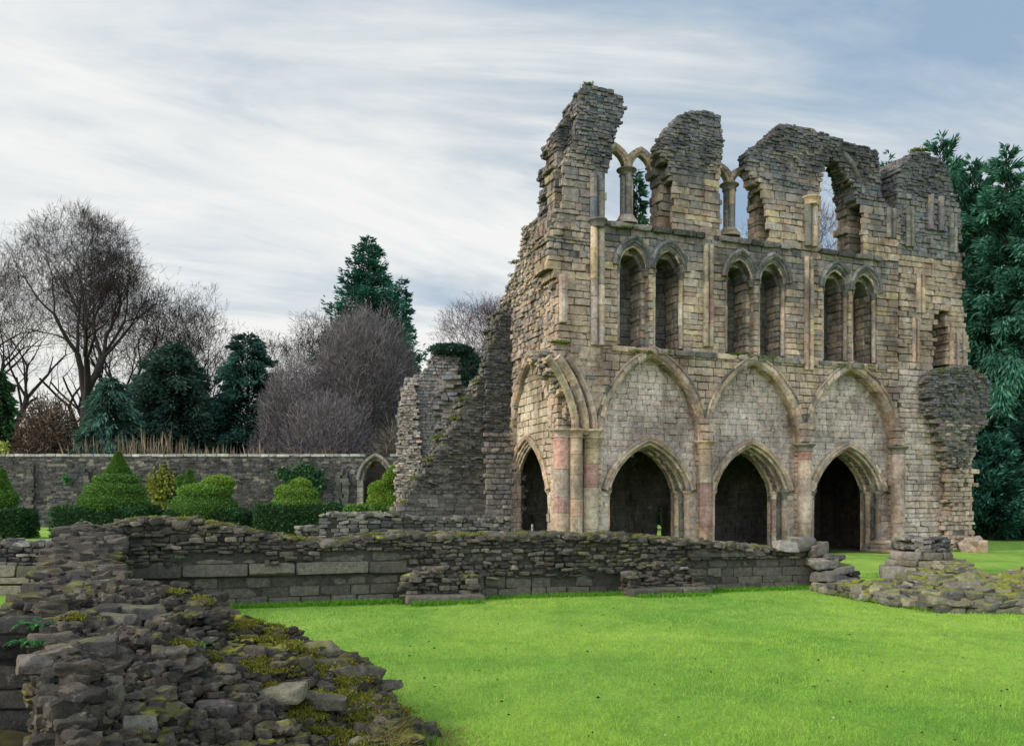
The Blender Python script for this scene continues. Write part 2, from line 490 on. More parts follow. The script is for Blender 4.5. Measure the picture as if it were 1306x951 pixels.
def make_world():
    w = bpy.data.worlds.new('World'); SC.world = w; w.use_nodes = True
    nt = w.node_tree; nt.nodes.clear()
    out = nd(nt, 'ShaderNodeOutputWorld')
    sky = nd(nt, 'ShaderNodeTexSky', sky_type='NISHITA'); sky.sun_disc = False
    sky.sun_elevation = SUN_EL; sky.sun_rotation = atan2(SUN_TO[0], SUN_TO[1]); sky.dust_density = 2.0
    b1 = nd(nt, 'ShaderNodeBackground'); b1.inputs[1].default_value = .10; nt.links.new(sky.outputs[0], b1.inputs[0])
    tc = nd(nt, 'ShaderNodeTexCoord'); sp = nd(nt, 'ShaderNodeSeparateXYZ'); nt.links.new(tc.outputs['Generated'], sp.inputs[0])
    zz = math_(nt, 'ADD', math_(nt, 'MAXIMUM', sp.outputs[2], 0.0), .16)
    cb = nd(nt, 'ShaderNodeCombineXYZ')
    nt.links.new(math_(nt, 'DIVIDE', sp.outputs[0], zz), cb.inputs[0]); nt.links.new(math_(nt, 'DIVIDE', sp.outputs[1], zz), cb.inputs[1])
    r0_ = nd(nt, 'ShaderNodeMapping'); nt.links.new(cb.outputs[0], r0_.inputs[0]); r0_.inputs['Rotation'].default_value = (0, 0, radians(-24))
    mp = nd(nt, 'ShaderNodeMapping'); nt.links.new(r0_.outputs[0], mp.inputs[0])
    mp.inputs['Scale'].default_value = (.55, 1.2, 1); mp.inputs['Location'].default_value = (1.3, .4, 0)
    n1 = noise(nt, mp.outputs[0], .8, 8, .58, 1.1)
    n2 = noise(nt, cb.outputs[0], .55, 3, .5, .3)
    n3 = noise(nt, mp.outputs[0], 3.2, 6, .6, .8)
    f = math_(nt, 'ADD', math_(nt, 'ADD', math_(nt, 'MULTIPLY', math_(nt, 'SUBTRACT', n1, .5), 2.9), .52), math_(nt, 'MULTIPLY', math_(nt, 'SUBTRACT', n2, .5), .9))
    f = math_(nt, 'ADD', f, math_(nt, 'MULTIPLY', math_(nt, 'SUBTRACT', n3, .5), .16))
    # thinner and bluer to the upper right, whiter to the left
    f = math_(nt, 'SUBTRACT', f, math_(nt, 'MULTIPLY', sp.outputs[0], .20))
    f = math_(nt, 'SUBTRACT', f, math_(nt, 'MULTIPLY', sp.outputs[2], .05))
    cl = ramp(nt, f, [(.18, (.34, .47, .63)), (.36, (.48, .59, .70)), (.48, (.62, .69, .75)), (.60, (.80, .84, .86)), (.75, (.98, .98, .96))])
    hz = ramp(nt, sp.outputs[2], [(.0, 1), (.09, .7), (.24, 0)])
    lf = ramp(nt, sp.outputs[0], [(.28, 1), (.62, 0)])   # remapped below
    gl = math_(nt, 'MULTIPLY', hz, .5)
    cl = mixc(nt, 'MIX', gl, cl, (.80, .82, .81))
    gd = nd(nt, 'ShaderNodeVectorMath', operation='DOT_PRODUCT'); nt.links.new(tc.outputs['Generated'], gd.inputs[0]); gd.inputs[1].default_value = Vector((-.56, 1, .40)).normalized()
    cl = mixc(nt, 'MIX', math_(nt, 'MULTIPLY', ramp(nt, gd.outputs['Value'], [(.86, 0), (.99, 1)]), math_(nt, 'MULTIPLY', ramp(nt, n3, [(.3, .35), (.65, 1)]), .95)), cl, (1.0, 1.0, .97))
    lx = math_(nt, 'MULTIPLY', math_(nt, 'MULTIPLY', ramp(nt, math_(nt, 'MULTIPLY', sp.outputs[0], -1.0), [(.05, 0), (.6, 1)]), hz), .8)
    cl = mixc(nt, 'MIX', lx, cl, (1.0, .95, .84))
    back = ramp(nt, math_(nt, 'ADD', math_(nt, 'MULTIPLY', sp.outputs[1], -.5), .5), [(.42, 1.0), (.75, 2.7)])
    cl = mixc(nt, 'MULTIPLY', 1.0, cl, back)   # sky raised behind the camera, an added fill light for the facade
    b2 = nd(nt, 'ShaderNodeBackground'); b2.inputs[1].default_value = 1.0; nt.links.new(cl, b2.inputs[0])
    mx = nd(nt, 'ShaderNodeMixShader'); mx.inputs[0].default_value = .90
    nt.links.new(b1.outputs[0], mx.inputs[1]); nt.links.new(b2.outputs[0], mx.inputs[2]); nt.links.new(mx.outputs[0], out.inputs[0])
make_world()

# ================================================================== lawn
def make_lawn():
    def axis(lo, hi, step, far):
        a = list(np.arange(lo, hi + 1e-6, step)); d = step; x = hi
        R = []; 
        while x < far: d *= 1.5; x += d; R.append(x)
        L = []; d = step; x = lo
        while x > -far: d *= 1.5; x -= d; L.append(x)
        return np.array(L[::-1] + a + R)
    X = axis(-20, 26, .5, 3500); Y = axis(-2, 44, .5, 3500)
    gx, gy = np.meshgrid(X, Y, indexing='ij')
    gz = .035 * vnoise(np.stack([gx * .35, gy * .35, gx * 0], -1)) * np.clip((60 - np.hypot(gx, gy)) / 40, 0, 1) - .01
    V = np.stack([gx, gy, gz], -1).reshape(-1, 3)
    n, m = gx.shape
    i = np.arange(n - 1)[:, None] * m + np.arange(m - 1)[None]
    F = np.stack([i, i + m, i + m + 1, i + 1], -1).reshape(-1, 4)
    mt, nt, b, out = newmat('lawn_turf')
    tc = nd(nt, 'ShaderNodeTexCoord'); P = tc.outputs['Object']
    a1 = noise(nt, P, .22, 4, .6, .5); a2 = noise(nt, P, 1.6, 5, .65, .3, stretch=(1, .6, 1)); a3 = noise(nt, P, 26, 4, .7); a4 = noise(nt, P, 110, 2, .6)
    c = mixc(nt, 'MIX', ramp(nt, a1, [(.38, 0), (.62, 1)]), (.14, .29, .04), (.30, .44, .075))
    c = mixc(nt, 'MULTIPLY', 1, c, ramp(nt, a2, [(.28, (.62, .72, .7)), (.5, 1), (.72, (1.22, 1.12, 1.1))]))
    c = mixc(nt, 'MULTIPLY', 1, c, ramp(nt, a3, [(.3, .66), (.7, 1.25)]))
    c = mixc(nt, 'MULTIPLY', 1, c, ramp(nt, a4, [(.3, .66), (.7, 1.3)]))
    nt.links.new(c, b.inputs['Base Color'])
    bp = nd(nt, 'ShaderNodeBump'); bp.inputs['Strength'].default_value = .8; bp.inputs['Distance'].default_value = .03
    nt.links.new(mixc(nt, 'ADD', .5, a3, a4), bp.inputs['Height']); nt.links.new(bp.outputs[0], b.inputs['Normal'])
    A = Acc(); A.add(V, F, (.1, .3, .02))
    o = A.build('lawn', mt, smoothing=True); tag(o, kind='structure')
make_lawn()

# ================================================================== the abbey ruin
SPRING_B, APEX_B = 4.2, 7.18
BLIND = [(-.2, 3.78), (4.08, 8.12), (8.50, 12.72)]
PORT = [(.12, 3.62), (4.45, 7.95), (8.98, 12.54)]
ZS_P, ZA_P = 2.42, 4.22
SAG = .125
PW = -.40                        # plane of the blocking walls
SILL, STR = 7.38, 11.5
LANC = [1.0, 2.42, 5.42, 6.86, 9.80, 11.21]

ABBEY = thing('ruined_abbey', 'tall roofless abbey transept wall with pointed arches and broken clerestory piers', 'abbey ruin', (*FAC.p(6, 0, -1)[:2], 0))

def up_style(z0, z1, lo, hi):
    """blend from squared ashlar to thin dark rubble with height"""
    def f(z):
        t = float(smooth(z0, z1, z + rng.normal(0, .25)))
        if rng.random() < t: return hi
        return lo
    return f
S_ASH = dict(course=(.13, .33), slen=(.18, .7), jit=.022, pal=WARM, ragged=.04, corner=.07, chip=2, tumble=.012, inset=.06)
S_RUB = dict(course=(.065, .15), slen=(.10, .34), jit=.034, pal=GREY, ragged=.05, corner=.22, n=2, chip=4, kk=10, gap=.003, tumble=.03, inset=.065, even=.3)
S_MID = dict(course=(.10, .24), slen=(.15, .45), jit=.032, pal=WARM + GREY + MAUVE, ragged=.06, corner=.15, n=2, chip=4, kk=11, tumble=.03, inset=.08, even=.4)

# --- blocking walls of the ground arcade, with doorway openings
A = Acc()
for (l, r), (pl, pr) in zip(BLIND, PORT):
    out_ = np.array([(l - .35, 0), (r + .35, 0), (r + .35, 7.5), (l - .35, 7.5)])
    coursed(A, FAC, [out_, arch_hole(pl + .1, pr - .1, ZS_P, ZA_P - .10, -.01, 14, SAG)], -.72, PW, course=(.17, .25), slen=(.2, .5), jit=.008, pal=PALE, ragged=.0, corner=.03, gap=.002, even=.5, corecol=(.3, .27, .23))
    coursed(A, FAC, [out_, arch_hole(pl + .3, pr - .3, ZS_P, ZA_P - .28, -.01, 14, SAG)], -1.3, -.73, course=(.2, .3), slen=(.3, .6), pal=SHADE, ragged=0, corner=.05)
A.build('blocking_wall', M_ASH, ABBEY)

# --- spandrels and piers between the blind arches, up to the gallery sill
A = Acc()
L_EDGE = FAC.px(712, 560)[0]
out_ = np.array([(L_EDGE + .35, 0), (12.9, 0), (12.9, SILL), (L_EDGE - .2, SILL)])
holes = [arch_hole(l, r, SPRING_B, APEX_B, -.01, 18) for l, r in BLIND]
coursed(A, FAC, [out_] + holes, PW - .3, 0, pal=BUFF + WARM, jit=.010, ragged=.02, corner=.05, zhi=SILL, gap=.010)
A.build('arcade_wall', M_ASH, ABBEY)

for (l, r) in BLIND:
    A = Acc()
    arch_sweep(A, FAC, l, r, SPRING_B, APEX_B, rect_prof(-.05, .24, PW - .05, .05, .09), BUFF, vl=.34, jit=.012)
    arch_sweep(A, FAC, l, r, SPRING_B, APEX_B, roll_prof(-.02, -.12, .055), BUFF, vl=.34)
    arch_sweep(A, FAC, l, r, SPRING_B, APEX_B, roll_prof(.24, .045, .05), SHADE + BUFF, vl=.34, jit=.008)
    A.build('blind_arch', M_TRIM, ABBEY)

# --- doorways
def doorway(fr, pl, pr, wface, zs, za, name='doorway', pal=BUFF, z0=0, ds=.28, st_=.10):
    A = Acc()
    # hood, then three receding orders with rolls
    arch_sweep(A, fr, pl, pr, zs, za, rect_prof(0, .17, wface - .06, wface + .11, .06), pal, vl=.36, sag=SAG)
    arch_sweep(A, fr, pl, pr, zs, za, roll_prof(-.01, wface + .06, .06), pal, vl=.36, sag=SAG)
    for k in range(3):
        a = .04 + st_ * k; w1 = wface - .02 - ds * k
        arch_sweep(A, fr, pl + a, pr - a, zs, za - a * .7, rect_prof(-.12, .06, w1 - ds - .04, w1, .05), pal, vl=.3, sag=SAG)
        arch_sweep(A, fr, pl + a + .12, pr - a - .12, zs, za - a * .7 - .10, roll_prof(0, w1 - .02, .05), pal, vl=.3, sag=SAG)
        arch_sweep(A, fr, pl + a + .12, pr - a - .12, zs, za - a * .7 - .10, roll_prof(0, w1 - ds * .5, .035), SHADE, vl=.3, sag=SAG)
    d = A.build(name, M_TRIM, ABBEY)
    for sg, u in ((1, pl), (-1, pr)):
        for k in range(2):
            a = .09 + .17 * k; w = wface - .16 - (ds + .12) * k
            c = fr.p(u + sg * a, 0, w)
            B = Acc(); shaft(B, c, z0 + .3, zs - .3, .135, (PINK + WARM) if (k and sg < 0) else BUFF, drum=(.5, .95)); base(B, c, z0, .15, SHADE, .32)
            B.build('column', M_TRIM, d)
            B = Acc(); capital(B, c, zs - .31, .14, SHADE + BUFF, .3)
            B.build('capital', M_TRIM, d)
        B = Acc()
        for k in range(2):
            u0, u1 = sorted((u - sg * .12 + sg * .17 * k, u + sg * (.22 + .17 * k)))
            V, F = box_v(fr, u0, u1, zs - .03, zs + .09, wface - .20 - (ds + .12) * k - .3, wface + .05 - (ds + .06) * k); B.add(V, F, pick(SHADE))
        for k in range(3):   # squared jamb masonry behind the shafts
            z = z0
            while z < zs - .05:
                h = min(rng.uniform(.3, .5), zs - .04 - z)
                u0, u1 = sorted((u + sg * (-.02 + .09 * k), u + sg * (.02 + .10 * (k + 1))))
                V, F = box_v(fr, u0, u1, z + .005, z + h - .005, wface - 3 * ds - .1, wface - .10 - (ds + .05) * k); B.add(V, F, pick(pal)); z += h
        B.build('jamb', M_TRIM, d)
    return d
for (pl, pr) in PORT: doorway(FAC, pl, pr, PW, ZS_P, ZA_P)

# --- stepped plinth at the right foot of the last doorway
A = Acc(); st = Stones()
for k, (z0_, z1_, e) in enumerate(((0, .16, .62), (.16, .34, .42), (.34, .5, .24))):
    x = 12.05
    while x < 14.3 - .25 * k:
        l = rng.uniform(.5, .9); ex, ey, ez = rot(FAC.ud, FAC.nd, UP, *rng.normal(0, .01, 3))
        st.add(FAC.p(x + l / 2, (z0_ + z1_) / 2, PW + (e + .4) / 2 - .2), ex, ey, ez, (l / 2 - .006, (e + .6) / 2, (z1_ - z0_) / 2), pick(BUFF), 2, 12, 2, .03, 0)
        x += l
st.flush(A); A.build('plinth_step', M_TRIM, ABBEY)

# --- gallery (triforium) stage
A = Acc()
out_ = np.array([(FAC.px(770, 400)[0], SILL), (12.9, SILL), (12.9, STR), (FAC.px(770, 300)[0], STR)])
ZS_L, ZA_L = 10.2, 11.02
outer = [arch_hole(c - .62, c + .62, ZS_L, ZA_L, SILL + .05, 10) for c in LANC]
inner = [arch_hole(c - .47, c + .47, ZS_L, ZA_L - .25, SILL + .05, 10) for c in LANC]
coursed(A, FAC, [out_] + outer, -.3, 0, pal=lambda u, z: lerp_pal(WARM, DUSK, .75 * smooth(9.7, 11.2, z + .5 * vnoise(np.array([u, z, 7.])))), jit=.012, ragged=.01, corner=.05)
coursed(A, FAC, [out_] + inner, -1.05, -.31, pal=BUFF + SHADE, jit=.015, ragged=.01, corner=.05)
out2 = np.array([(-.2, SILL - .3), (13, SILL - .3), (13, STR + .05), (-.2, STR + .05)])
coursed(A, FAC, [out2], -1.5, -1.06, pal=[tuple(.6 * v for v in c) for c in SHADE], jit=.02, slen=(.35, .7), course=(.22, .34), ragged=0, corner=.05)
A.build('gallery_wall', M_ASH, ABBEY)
for i, c in enumerate(LANC):
    A = Acc()
    arch_sweep(A, FAC, c - .66, c + .66, ZS_L, ZA_L + .08, rect_prof(.03, .17, -.08, .16, .05), DUSK + GREY, vl=.26, jit=.012)
    arch_sweep(A, FAC, c - .66, c + .66, ZS_L, ZA_L + .08, roll_prof(.0, .04, .05), DUSK + SHADE, vl=.26, jit=.008)
    arch_sweep(A, FAC, c - .60, c + .60, ZS_L, ZA_L, rect_prof(-.08, .06, -.34, .03, .06), DUSK + SHADE, vl=.26)
    arch_sweep(A, FAC, c - .55, c + .55, ZS_L, ZA_L - .09, roll_prof(0, -.06, .05), BUFF + SHADE, vl=.26)
    arch_sweep(A, FAC, c - .46, c + .46, ZS_L, ZA_L - .26, rect_prof(-.03, .1, -1.05, -.3, .06), DUSK + SHADE, vl=.26)
    o = A.build('lancet_arch', M_TRIM, ABBEY)
    for sg in (-1, 1):
        B = Acc(); p = FAC.p(c + sg * .56, 0, -.14)
        capital(B, p, ZS_L - .26, .09, SHADE, .25)
        B.build('capital', M_TRIM, o)
        if sg < 0 or rng.random() < .5:
            B = Acc(); shaft(B, p, SILL + .1, ZS_L - .25, .085, WARM, drum=(.6, 1.2), n=10); B.build('shaft', M_TRIM, o)

# --- string courses, mossy ledge
def string(u0, u1, z, w, h=.2, pr=.16, pal=DARK + SHADE, name='string_course', broken=0, fr=FAC):
    A = Acc(); st = Stones(); x = u0
    while x < u1 - .05:
        l = min(rng.uniform(.5, 1.0), u1 - x)
        if rng.random() > broken:
            ex, ey, ez = rot(fr.ud, fr.nd, UP, *rng.normal(0, .012, 3))
            st.add(fr.p(x + l / 2, z, w + pr / 2 - .12 + rng.normal(0, .015)), ex, ey, ez, (l / 2 - .006, pr / 2 + .12, h / 2), pick(pal), 2, 12, 3, .05, 0)
        x += l
    st.flush(A); return A.build(name, M_ASH, ABBEY)
string(.0, 3.85, STR + .07, .0); string(4.5, 7.6, STR + .05, 0); string(9.0, 12.0, STR + .05, 0)
string(.1, 12.3, SILL - .08, 0, .2, .10, SHADE + BUFF, broken=0)

# --- tall wall shafts between the bays
def wall_shaft(u, z0, z1, w=.04, r=.11, pair=.2, pal=WARM, cap=None, name='wall_shaft', fr=FAC, n=12):
    A = Acc()
    for k in ((-.5, .5) if pair else (0,)):
        shaft(A, fr.p(u + k * pair, 0, w), z0, z1, r, pal, drum=(.5, 1.1), n=n)
    o = A.build(name, M_TRIM, ABBEY)
    if cap is not None:
        B = Acc(); capital(B, fr.p(u, 0, w), cap, r * 1.0 + pair * .35, SHADE + BUFF, .3); B.build('capital', M_TRIM, o)
    return o
wall_shaft(FAC.px(761, 400)[0], 7.35, 11.4, .08, .125, .27, WARM, 11.35)
wall_shaft(3.93 + .12, 7.6, 11.3, .02, .10, .22, PINK)
wall_shaft(8.5, 7.0, 11.3, .02, .10, .22, WARM)
wall_shaft(FAC.px(1174, 370)[0], 9.6, 11.2, .0, .10, .22, WARM)
wall_shaft(FAC.px(1168, 400)[0], 7.6, 9.4, .0, .08, .2, WARM)
for u, r in ((3.93, .27), (8.31, .27), (12.86, .26)):
    wall_shaft(u, 0.1, 3.95, .02, r, 0, PINK + BUFF, 3.9, 'vault_shaft')
    A = Acc()   # broken springer above the capital
    coursed(A, FAC, [np.array([(u - .2, 4.25), (u + .2, 4.25), (u + .3, 5.0), (u - .3, 5.0)])], -.2, .16, pal=BUFF, ragged=.03, corner=.05, course=(.2, .3), slen=(.2, .4))
    A.build('springer', M_ASH, ABBEY)

# --- crossing pier: cluster of three fat shafts at the left end
for px_, r, w in ((716, .27, .05), (734, .24, .22), (753, .29, .10)):
    u = FAC.px(px_, 600, w)[0]
    wall_shaft(u, 0, 4.2, w, r, 0, PINK + WARM, 4.15, 'vault_shaft', n=18)

# --- ashlar front of the crossing pier above the cluster
A = Acc()
out_ = FAC.poly([(770, 560), (770, 284), (703, 284), (699, 320), (699, 345), (712, 352), (712, 412), (709, 437), (722, 452), (735, 470), (748, 495), (758, 525), (760, 560)])
coursed(A, FAC, [out_], -1.2, .0, pal=WARM, jit=.02, ragged=.03, corner=.05, style=lambda z: (S_MID if (z > 10.4 or rng.random() < .1) else {}))
A.build('pier_face', M_ASH, ABBEY)
A = Acc(); c = FAC.p(FAC.px(717.5, 380)[0], 0, .05); shaft(A, c, FAC.px(717, 412)[1], FAC.px(717, 351)[1], .15, PALE, (.8, 1.2), 10); A.build('wall_shaft', M_TRIM, ABBEY)

# broken vault ribs curving out of the cluster
def rib(fr, pts, ws, prof_r, pal, name='vault_rib'):
    A = Acc()
    P = np.array([fr.p(u, z, w) for (u, z), w in zip(pts, ws)])
    t = np.linspace(0, 1, 33); tt = np.linspace(0, 1, len(P))
    Q = np.stack([np.interp(t, tt, P[:, k]) for k in range(3)], 1)
    for _ in range(3): Q[1:-1] = (Q[:-2] + 2 * Q[1:-1] + Q[2:]) / 4
    tg = np.gradient(Q, axis=0); tg /= np.linalg.norm(tg, axis=1)[:, None]
    nn = np.cross(tg, fr.nd); nn /= np.linalg.norm(nn, axis=1)[:, None]
    a = np.arange(8) * 2 * pi / 8
    for i in range(0, 32, 2):
        R = []
        for j in (i, i + 1, i + 2):
            rr = prof_r * (1 + rng.normal(0, .03))
            R.append(Q[j] + nn[j] * rr * np.cos(a)[:, None] + fr.nd * rr * 1.1 * np.sin(a)[:, None])
        V = np.concatenate(R); F = [[k * 8 + q, k * 8 + (q + 1) % 8, (k + 1) * 8 + (q + 1) % 8, (k + 1) * 8 + q] for k in range(2) for q in range(8)]
        A.add(V, [np.array(F), np.array([[0, 1, 2, 3, 4, 5, 6, 7][::-1], list(range(16, 24))])], pick(pal))
    return A.build(name, M_TRIM, ABBEY)
for off, ws, r in ((0, (.1, .12, .1, .08, .06, .05), .13), (-11, (.25, .35, .5, .65, .8, .9), .14), (-24, (.2, .4, .6, .8, 1.0, 1.15), .13)):
    pts = [FAC.px(x + off, y + (-off * .0), w) for (x, y), w in zip([(758, 554), (757, 532), (751, 508), (742, 486), (732, 468), (722, 455)], ws)]
    rib(FAC, pts, ws, r, BUFF)
# hanging lump of vault rubble above them
def lump(pts, n, hr, pal, name, mat=M_ASH, size=(.12, .3), parent=None, tm=3):
    """a knot of stones filling ellipsoids (x,y,z,rx,ry,rz)"""
    A = Acc(); st = Stones()
    for (c, r) in pts:
        c = np.array(c); r = np.array(r, float)
        for _ in range(n):
            d = rng.normal(size=3); d /= np.linalg.norm(d); q = c + d * r * rng.uniform(.75, 1.0)
            s = rng.uniform(*size)
            ex, ey, ez = rot(np.array([cos(.36), sin(.36), 0]), np.array([-sin(.36), cos(.36), 0]), UP, *rng.normal(0, .15, 3))
            st.add(q, ex, ey, ez, (s, s * rng.uniform(.6, 1), s * rng.uniform(.35, .6)), pick(pal), tm, 10, 5, .12, 0)
        V, F = TEMPL[6]
        P = V / np.linalg.norm(V, axis=1)[:, None]
        A.add(c + P * r * .85, F, (.06, .055, .05))
    st.flush(A); return A.build(name, mat, parent or ABBEY)
def at(px_, py_, w): u, z = FAC.px(px_, py_, w); return FAC.p(u, z, w)
lump([(at(703, 468, .1), (.45, .4, .42)), (at(716, 486, .2), (.3, .3, .5)), (at(692, 458, -.3), (.45, .5, .32)), (at(727, 520, .12), (.15, .2, .5))], 90, 0, SHADE + BUFF, 'vault_rubble', size=(.06, .15))

# --- right-hand end of the wall
RT = Acc()
redge = [(1237, 704), (1239, 650), (1240, 590), (1238, 560), (1240, 520), (1238, 480), (1236, 440), (1231, 420), (1226, 343), (1228, 282), (1225, 264), (1216, 246), (1214, 228), (1206.6, 209), (1190, 198), (1173, 192.5), (1158, 200), (1148, 211), (1145.6, 235), (1145, 300)]
out_ = np.concatenate([[(12.92, 0)], FAC.poly(redge), [(12.92, FAC.px(1144, 300)[1])]])
slit = FAC.poly([(1191, 470), (1191, 402), (1196, 397), (1205, 398), (1208, 404), (1208, 470)])
coursed(RT, FAC, [out_, slit], -2.0, 0, style=lambda z: (dict(pal=PALE + BUFF, jit=.015, corner=.05, ragged=.06) if z < 7.2 else (dict(S_ASH, ragged=.08) if z < 11.8 else (dict(S_MID, pal=GREY + SHADE) if z < 14.2 else dict(S_RUB, pal=HIGH)))))
RT.build('end_wall', M_ASH, ABBEY)
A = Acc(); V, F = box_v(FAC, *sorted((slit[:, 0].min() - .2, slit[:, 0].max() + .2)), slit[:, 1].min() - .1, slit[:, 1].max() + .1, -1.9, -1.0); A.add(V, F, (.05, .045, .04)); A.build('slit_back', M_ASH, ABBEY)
# broken stub of the south wall jutting forward
A = Acc()
out_ = FAC.poly([(1186, 520), (1185, 482), (1190, 472), (1206, 469), (1240, 466), (1250, 478), (1259, 484), (1262, 505), (1260, 540), (1250, 547), (1244, 556), (1243, 576), (1236, 592), (1222, 600), (1210, 588), (1204, 566), (1196, 552)], .45)
coursed(A, FAC, [out_], -.3, .5, style=lambda z: dict(S_RUB, jit=.06, ragged=.10, pal=DARK + HIGH if z > 5.2 else DARK + SHADE + BUFF[3:4]))
A.build('wall_stub', M_RUB, ABBEY)
A = Acc()
coursed(A, FAC, [FAC.poly([(1206, 704), (1206, 562), (1242, 572), (1243, 600), (1240, 640), (1246, 704)], .3)], -.2, .32, style=lambda z: dict(S_MID, pal=BUFF + WARM, jit=.05, ragged=.09))
A.build('buttress', M_ASH, ABBEY)
A = Acc(); st = Stones()
for k in range(5):
    st.add(at(1232 + 5 * k, 698 - 4 * (k % 2), .55 + .15 * k), *rot(FAC.ud, FAC.nd, UP, *rng.normal(0, .3, 3)), (.2, .2, .3), pick(BUFF), 4, 10, 6, .1, 0)
st.flush(A); A.build('fallen_stone', M_ASH, ABBEY)
for px_ in (1186, 1199):
    u = FAC.px(px_, 300)[0]; wall_shaft(u, 13.0, 14.4, .03, .13, .0, SHADE + GREY)
for px_ in (1160, 1215): wall_shaft(FAC.px(px_, 300)[0], 12.2, 13.8, .02, .1, .2, SHADE)
for px_ in (1213, 1221, 1229): wall_shaft(FAC.px(px_, 440)[0], 7.6, 9.0, .02, .09, 0, WARM)

# --- clerestory piers: front skin, passage gap, back skin, rubble above
def pier(front, back, zgap, wgap=(-.62, -.13), wback=-1.3, zr=(12.8, 14.0), fills=None, holes_f=(), holes_b=(), hi=S_RUB, lo=S_ASH):
    A = Acc()
    f = FAC.poly(front); b = FAC.poly(back, wback); b[:, 1] = FAC.poly(back, wgap[0])[:, 1]
    def mixpal(u, z): return lerp_pal(WARM, HIGH, smooth(zr[0] - 1.6, zr[1] + .5, z + 1.1 * vnoise(np.array([u * 1.1, z * .8, 3.]))))
    stl = up_style(zr[0], zr[1], dict(lo, ragged=.06, pal=mixpal), dict(hi, pal=mixpal))
    coursed(A, FAC, [f] + list(holes_f), wgap[1], 0, style=stl)
    coursed(A, FAC, [b] + list(holes_b), wback, wgap[0], style=stl)
    # solid above the passage
    z = zgap
    both = f.copy()
    P = np.stack([both[:, 0], np.maximum(both[:, 1], zgap)], 1)
    coursed(A, FAC, [P] + list(holes_f), wgap[0] - .02, wgap[1] + .02, zlo=zgap, style=stl)
    return A.build('clerestory_pier', M_ASH, ABBEY)

# left tower: front and stepped, broken flank behind
tf = [(770, 290), (772, 241), (779, 204), (781, 183), (786, 166), (793, 156), (798, 134), (794, 123), (779, 115), (753, 109), (742, 111), (739, 140), (735, 170), (729, 192), (719, 206), (716, 230), (714, 262), (704, 290)]
tb = [(742, 300), (748, 204), (766, 150), (770, 128), (756, 110), (735, 112), (722, 128), (712, 146), (703, 164), (697, 182), (700, 204), (695, 215), (697, 262), (690, 282), (680, 300)]
pier(tf, tb, FAC.px(712, 214, -.6)[1], zr=(12.6, 13.8))
A = Acc()
out_ = FAC.poly([(735, 300), (740, 205), (757, 150), (757, 130), (752, 111), (740, 114), (722, 130), (708, 147), (698, 164), (690, 178), (691, 190), (699, 199), (686, 208), (687, 235), (687, 264), (684, 278), (684, 300)], -3.1)
out_[:, 1] = FAC.poly([(CX, y) for y in (300, 205, 150, 130, 111, 114, 130, 147, 164, 178, 190, 199, 208, 235, 264, 278, 300)], -1.7)[:, 1] + .35
coursed(A, FAC, [out_], -3.1, -1.33, style=lambda z: dict(S_RUB, ragged=.07, pal=HIGH + MAUVE[:1]))
A.build('clerestory_pier', M_ASH, ABBEY)
# pier between first and second bays
pf = [(856, 300), (857, 270), (859, 240), (858, 225), (852, 205), (840, 190), (852, 166), (868, 146), (884, 141), (907, 142), (918, 148), (921, 165), (924, 185), (919, 200), (919, 235), (921, 262), (920, 300), (905, 306)]
pb = [(829, 300), (829, 236), (824, 205), (830, 182), (846, 160), (866, 143), (884, 140), (892, 148), (896, 180), (888, 300)]
pier(pf, pb, FAC.px(850, 237, -.6)[1], zr=(13.2, 14.6))
# third pier with the broken window
win_f = FAC.poly([(1048, 327), (1047, 265), (1046, 246), (1049, 222), (1060, 200), (1070, 207), (1085, 232), (1097, 258), (1101, 270), (1101, 330)])
pf3 = [(981, 316), (981, 300), (979, 262), (972, 246), (955, 214), (953, 194), (958, 190), (972, 180), (986, 169), (993, 160), (1005, 158), (1017, 160), (1040, 167), (1066, 177), (1085, 182), (1103, 186), (1121, 194), (1123, 220), (1124, 250), (1132, 262), (1147, 268), (1147, 335)]
win_b = FAC.poly([(1022, 327), (1026, 245), (1040, 214), (1052, 210), (1059, 232), (1064, 256), (1066, 327)], -1.3)
slit_b = FAC.poly([(1086, 326), (1086, 273), (1097, 272), (1097, 326)], -1.3)
pb3 = [(952, 316), (953, 250), (953, 212), (960, 190), (990, 162), (1020, 160), (1066, 178), (1096, 188), (1100, 252), (1122, 268), (1122, 335)]
pier(pf3, pb3, FAC.px(975, 250, -.6)[1], zr=(13.4, 14.6), holes_f=[win_f], holes_b=[win_b, slit_b])
A = Acc()
arch_sweep(A, FAC, *[win_f[0][0], win_f[-1][0]], FAC.px(1100, 258)[1], FAC.px(1064, 198)[1], rect_prof(-.04, .16, -.5, .05, .05), SHADE + GREY, vl=.3, t0=.25, halves='R', jit=.03)
A.build('window_arch', M_TRIM, ABBEY)
wall_shaft(FAC.px(1033, 280)[0], FAC.px(1033, 315)[1], FAC.px(1033, 262)[1], .06, .14, .3, SHADE + WARM, FAC.px(1033, 262)[1] - .02)
wall_shaft(FAC.px(1136, 280)[0], FAC.px(1136, 304)[1], FAC.px(1136, 266)[1], .02, .11, .25, SHADE)
for px_ in (756, 766): wall_shaft(FAC.px(px_, 270)[0], FAC.px(px_, 281)[1], FAC.px(px_, 222)[1], .05, .13, 0, SHADE + GREY)

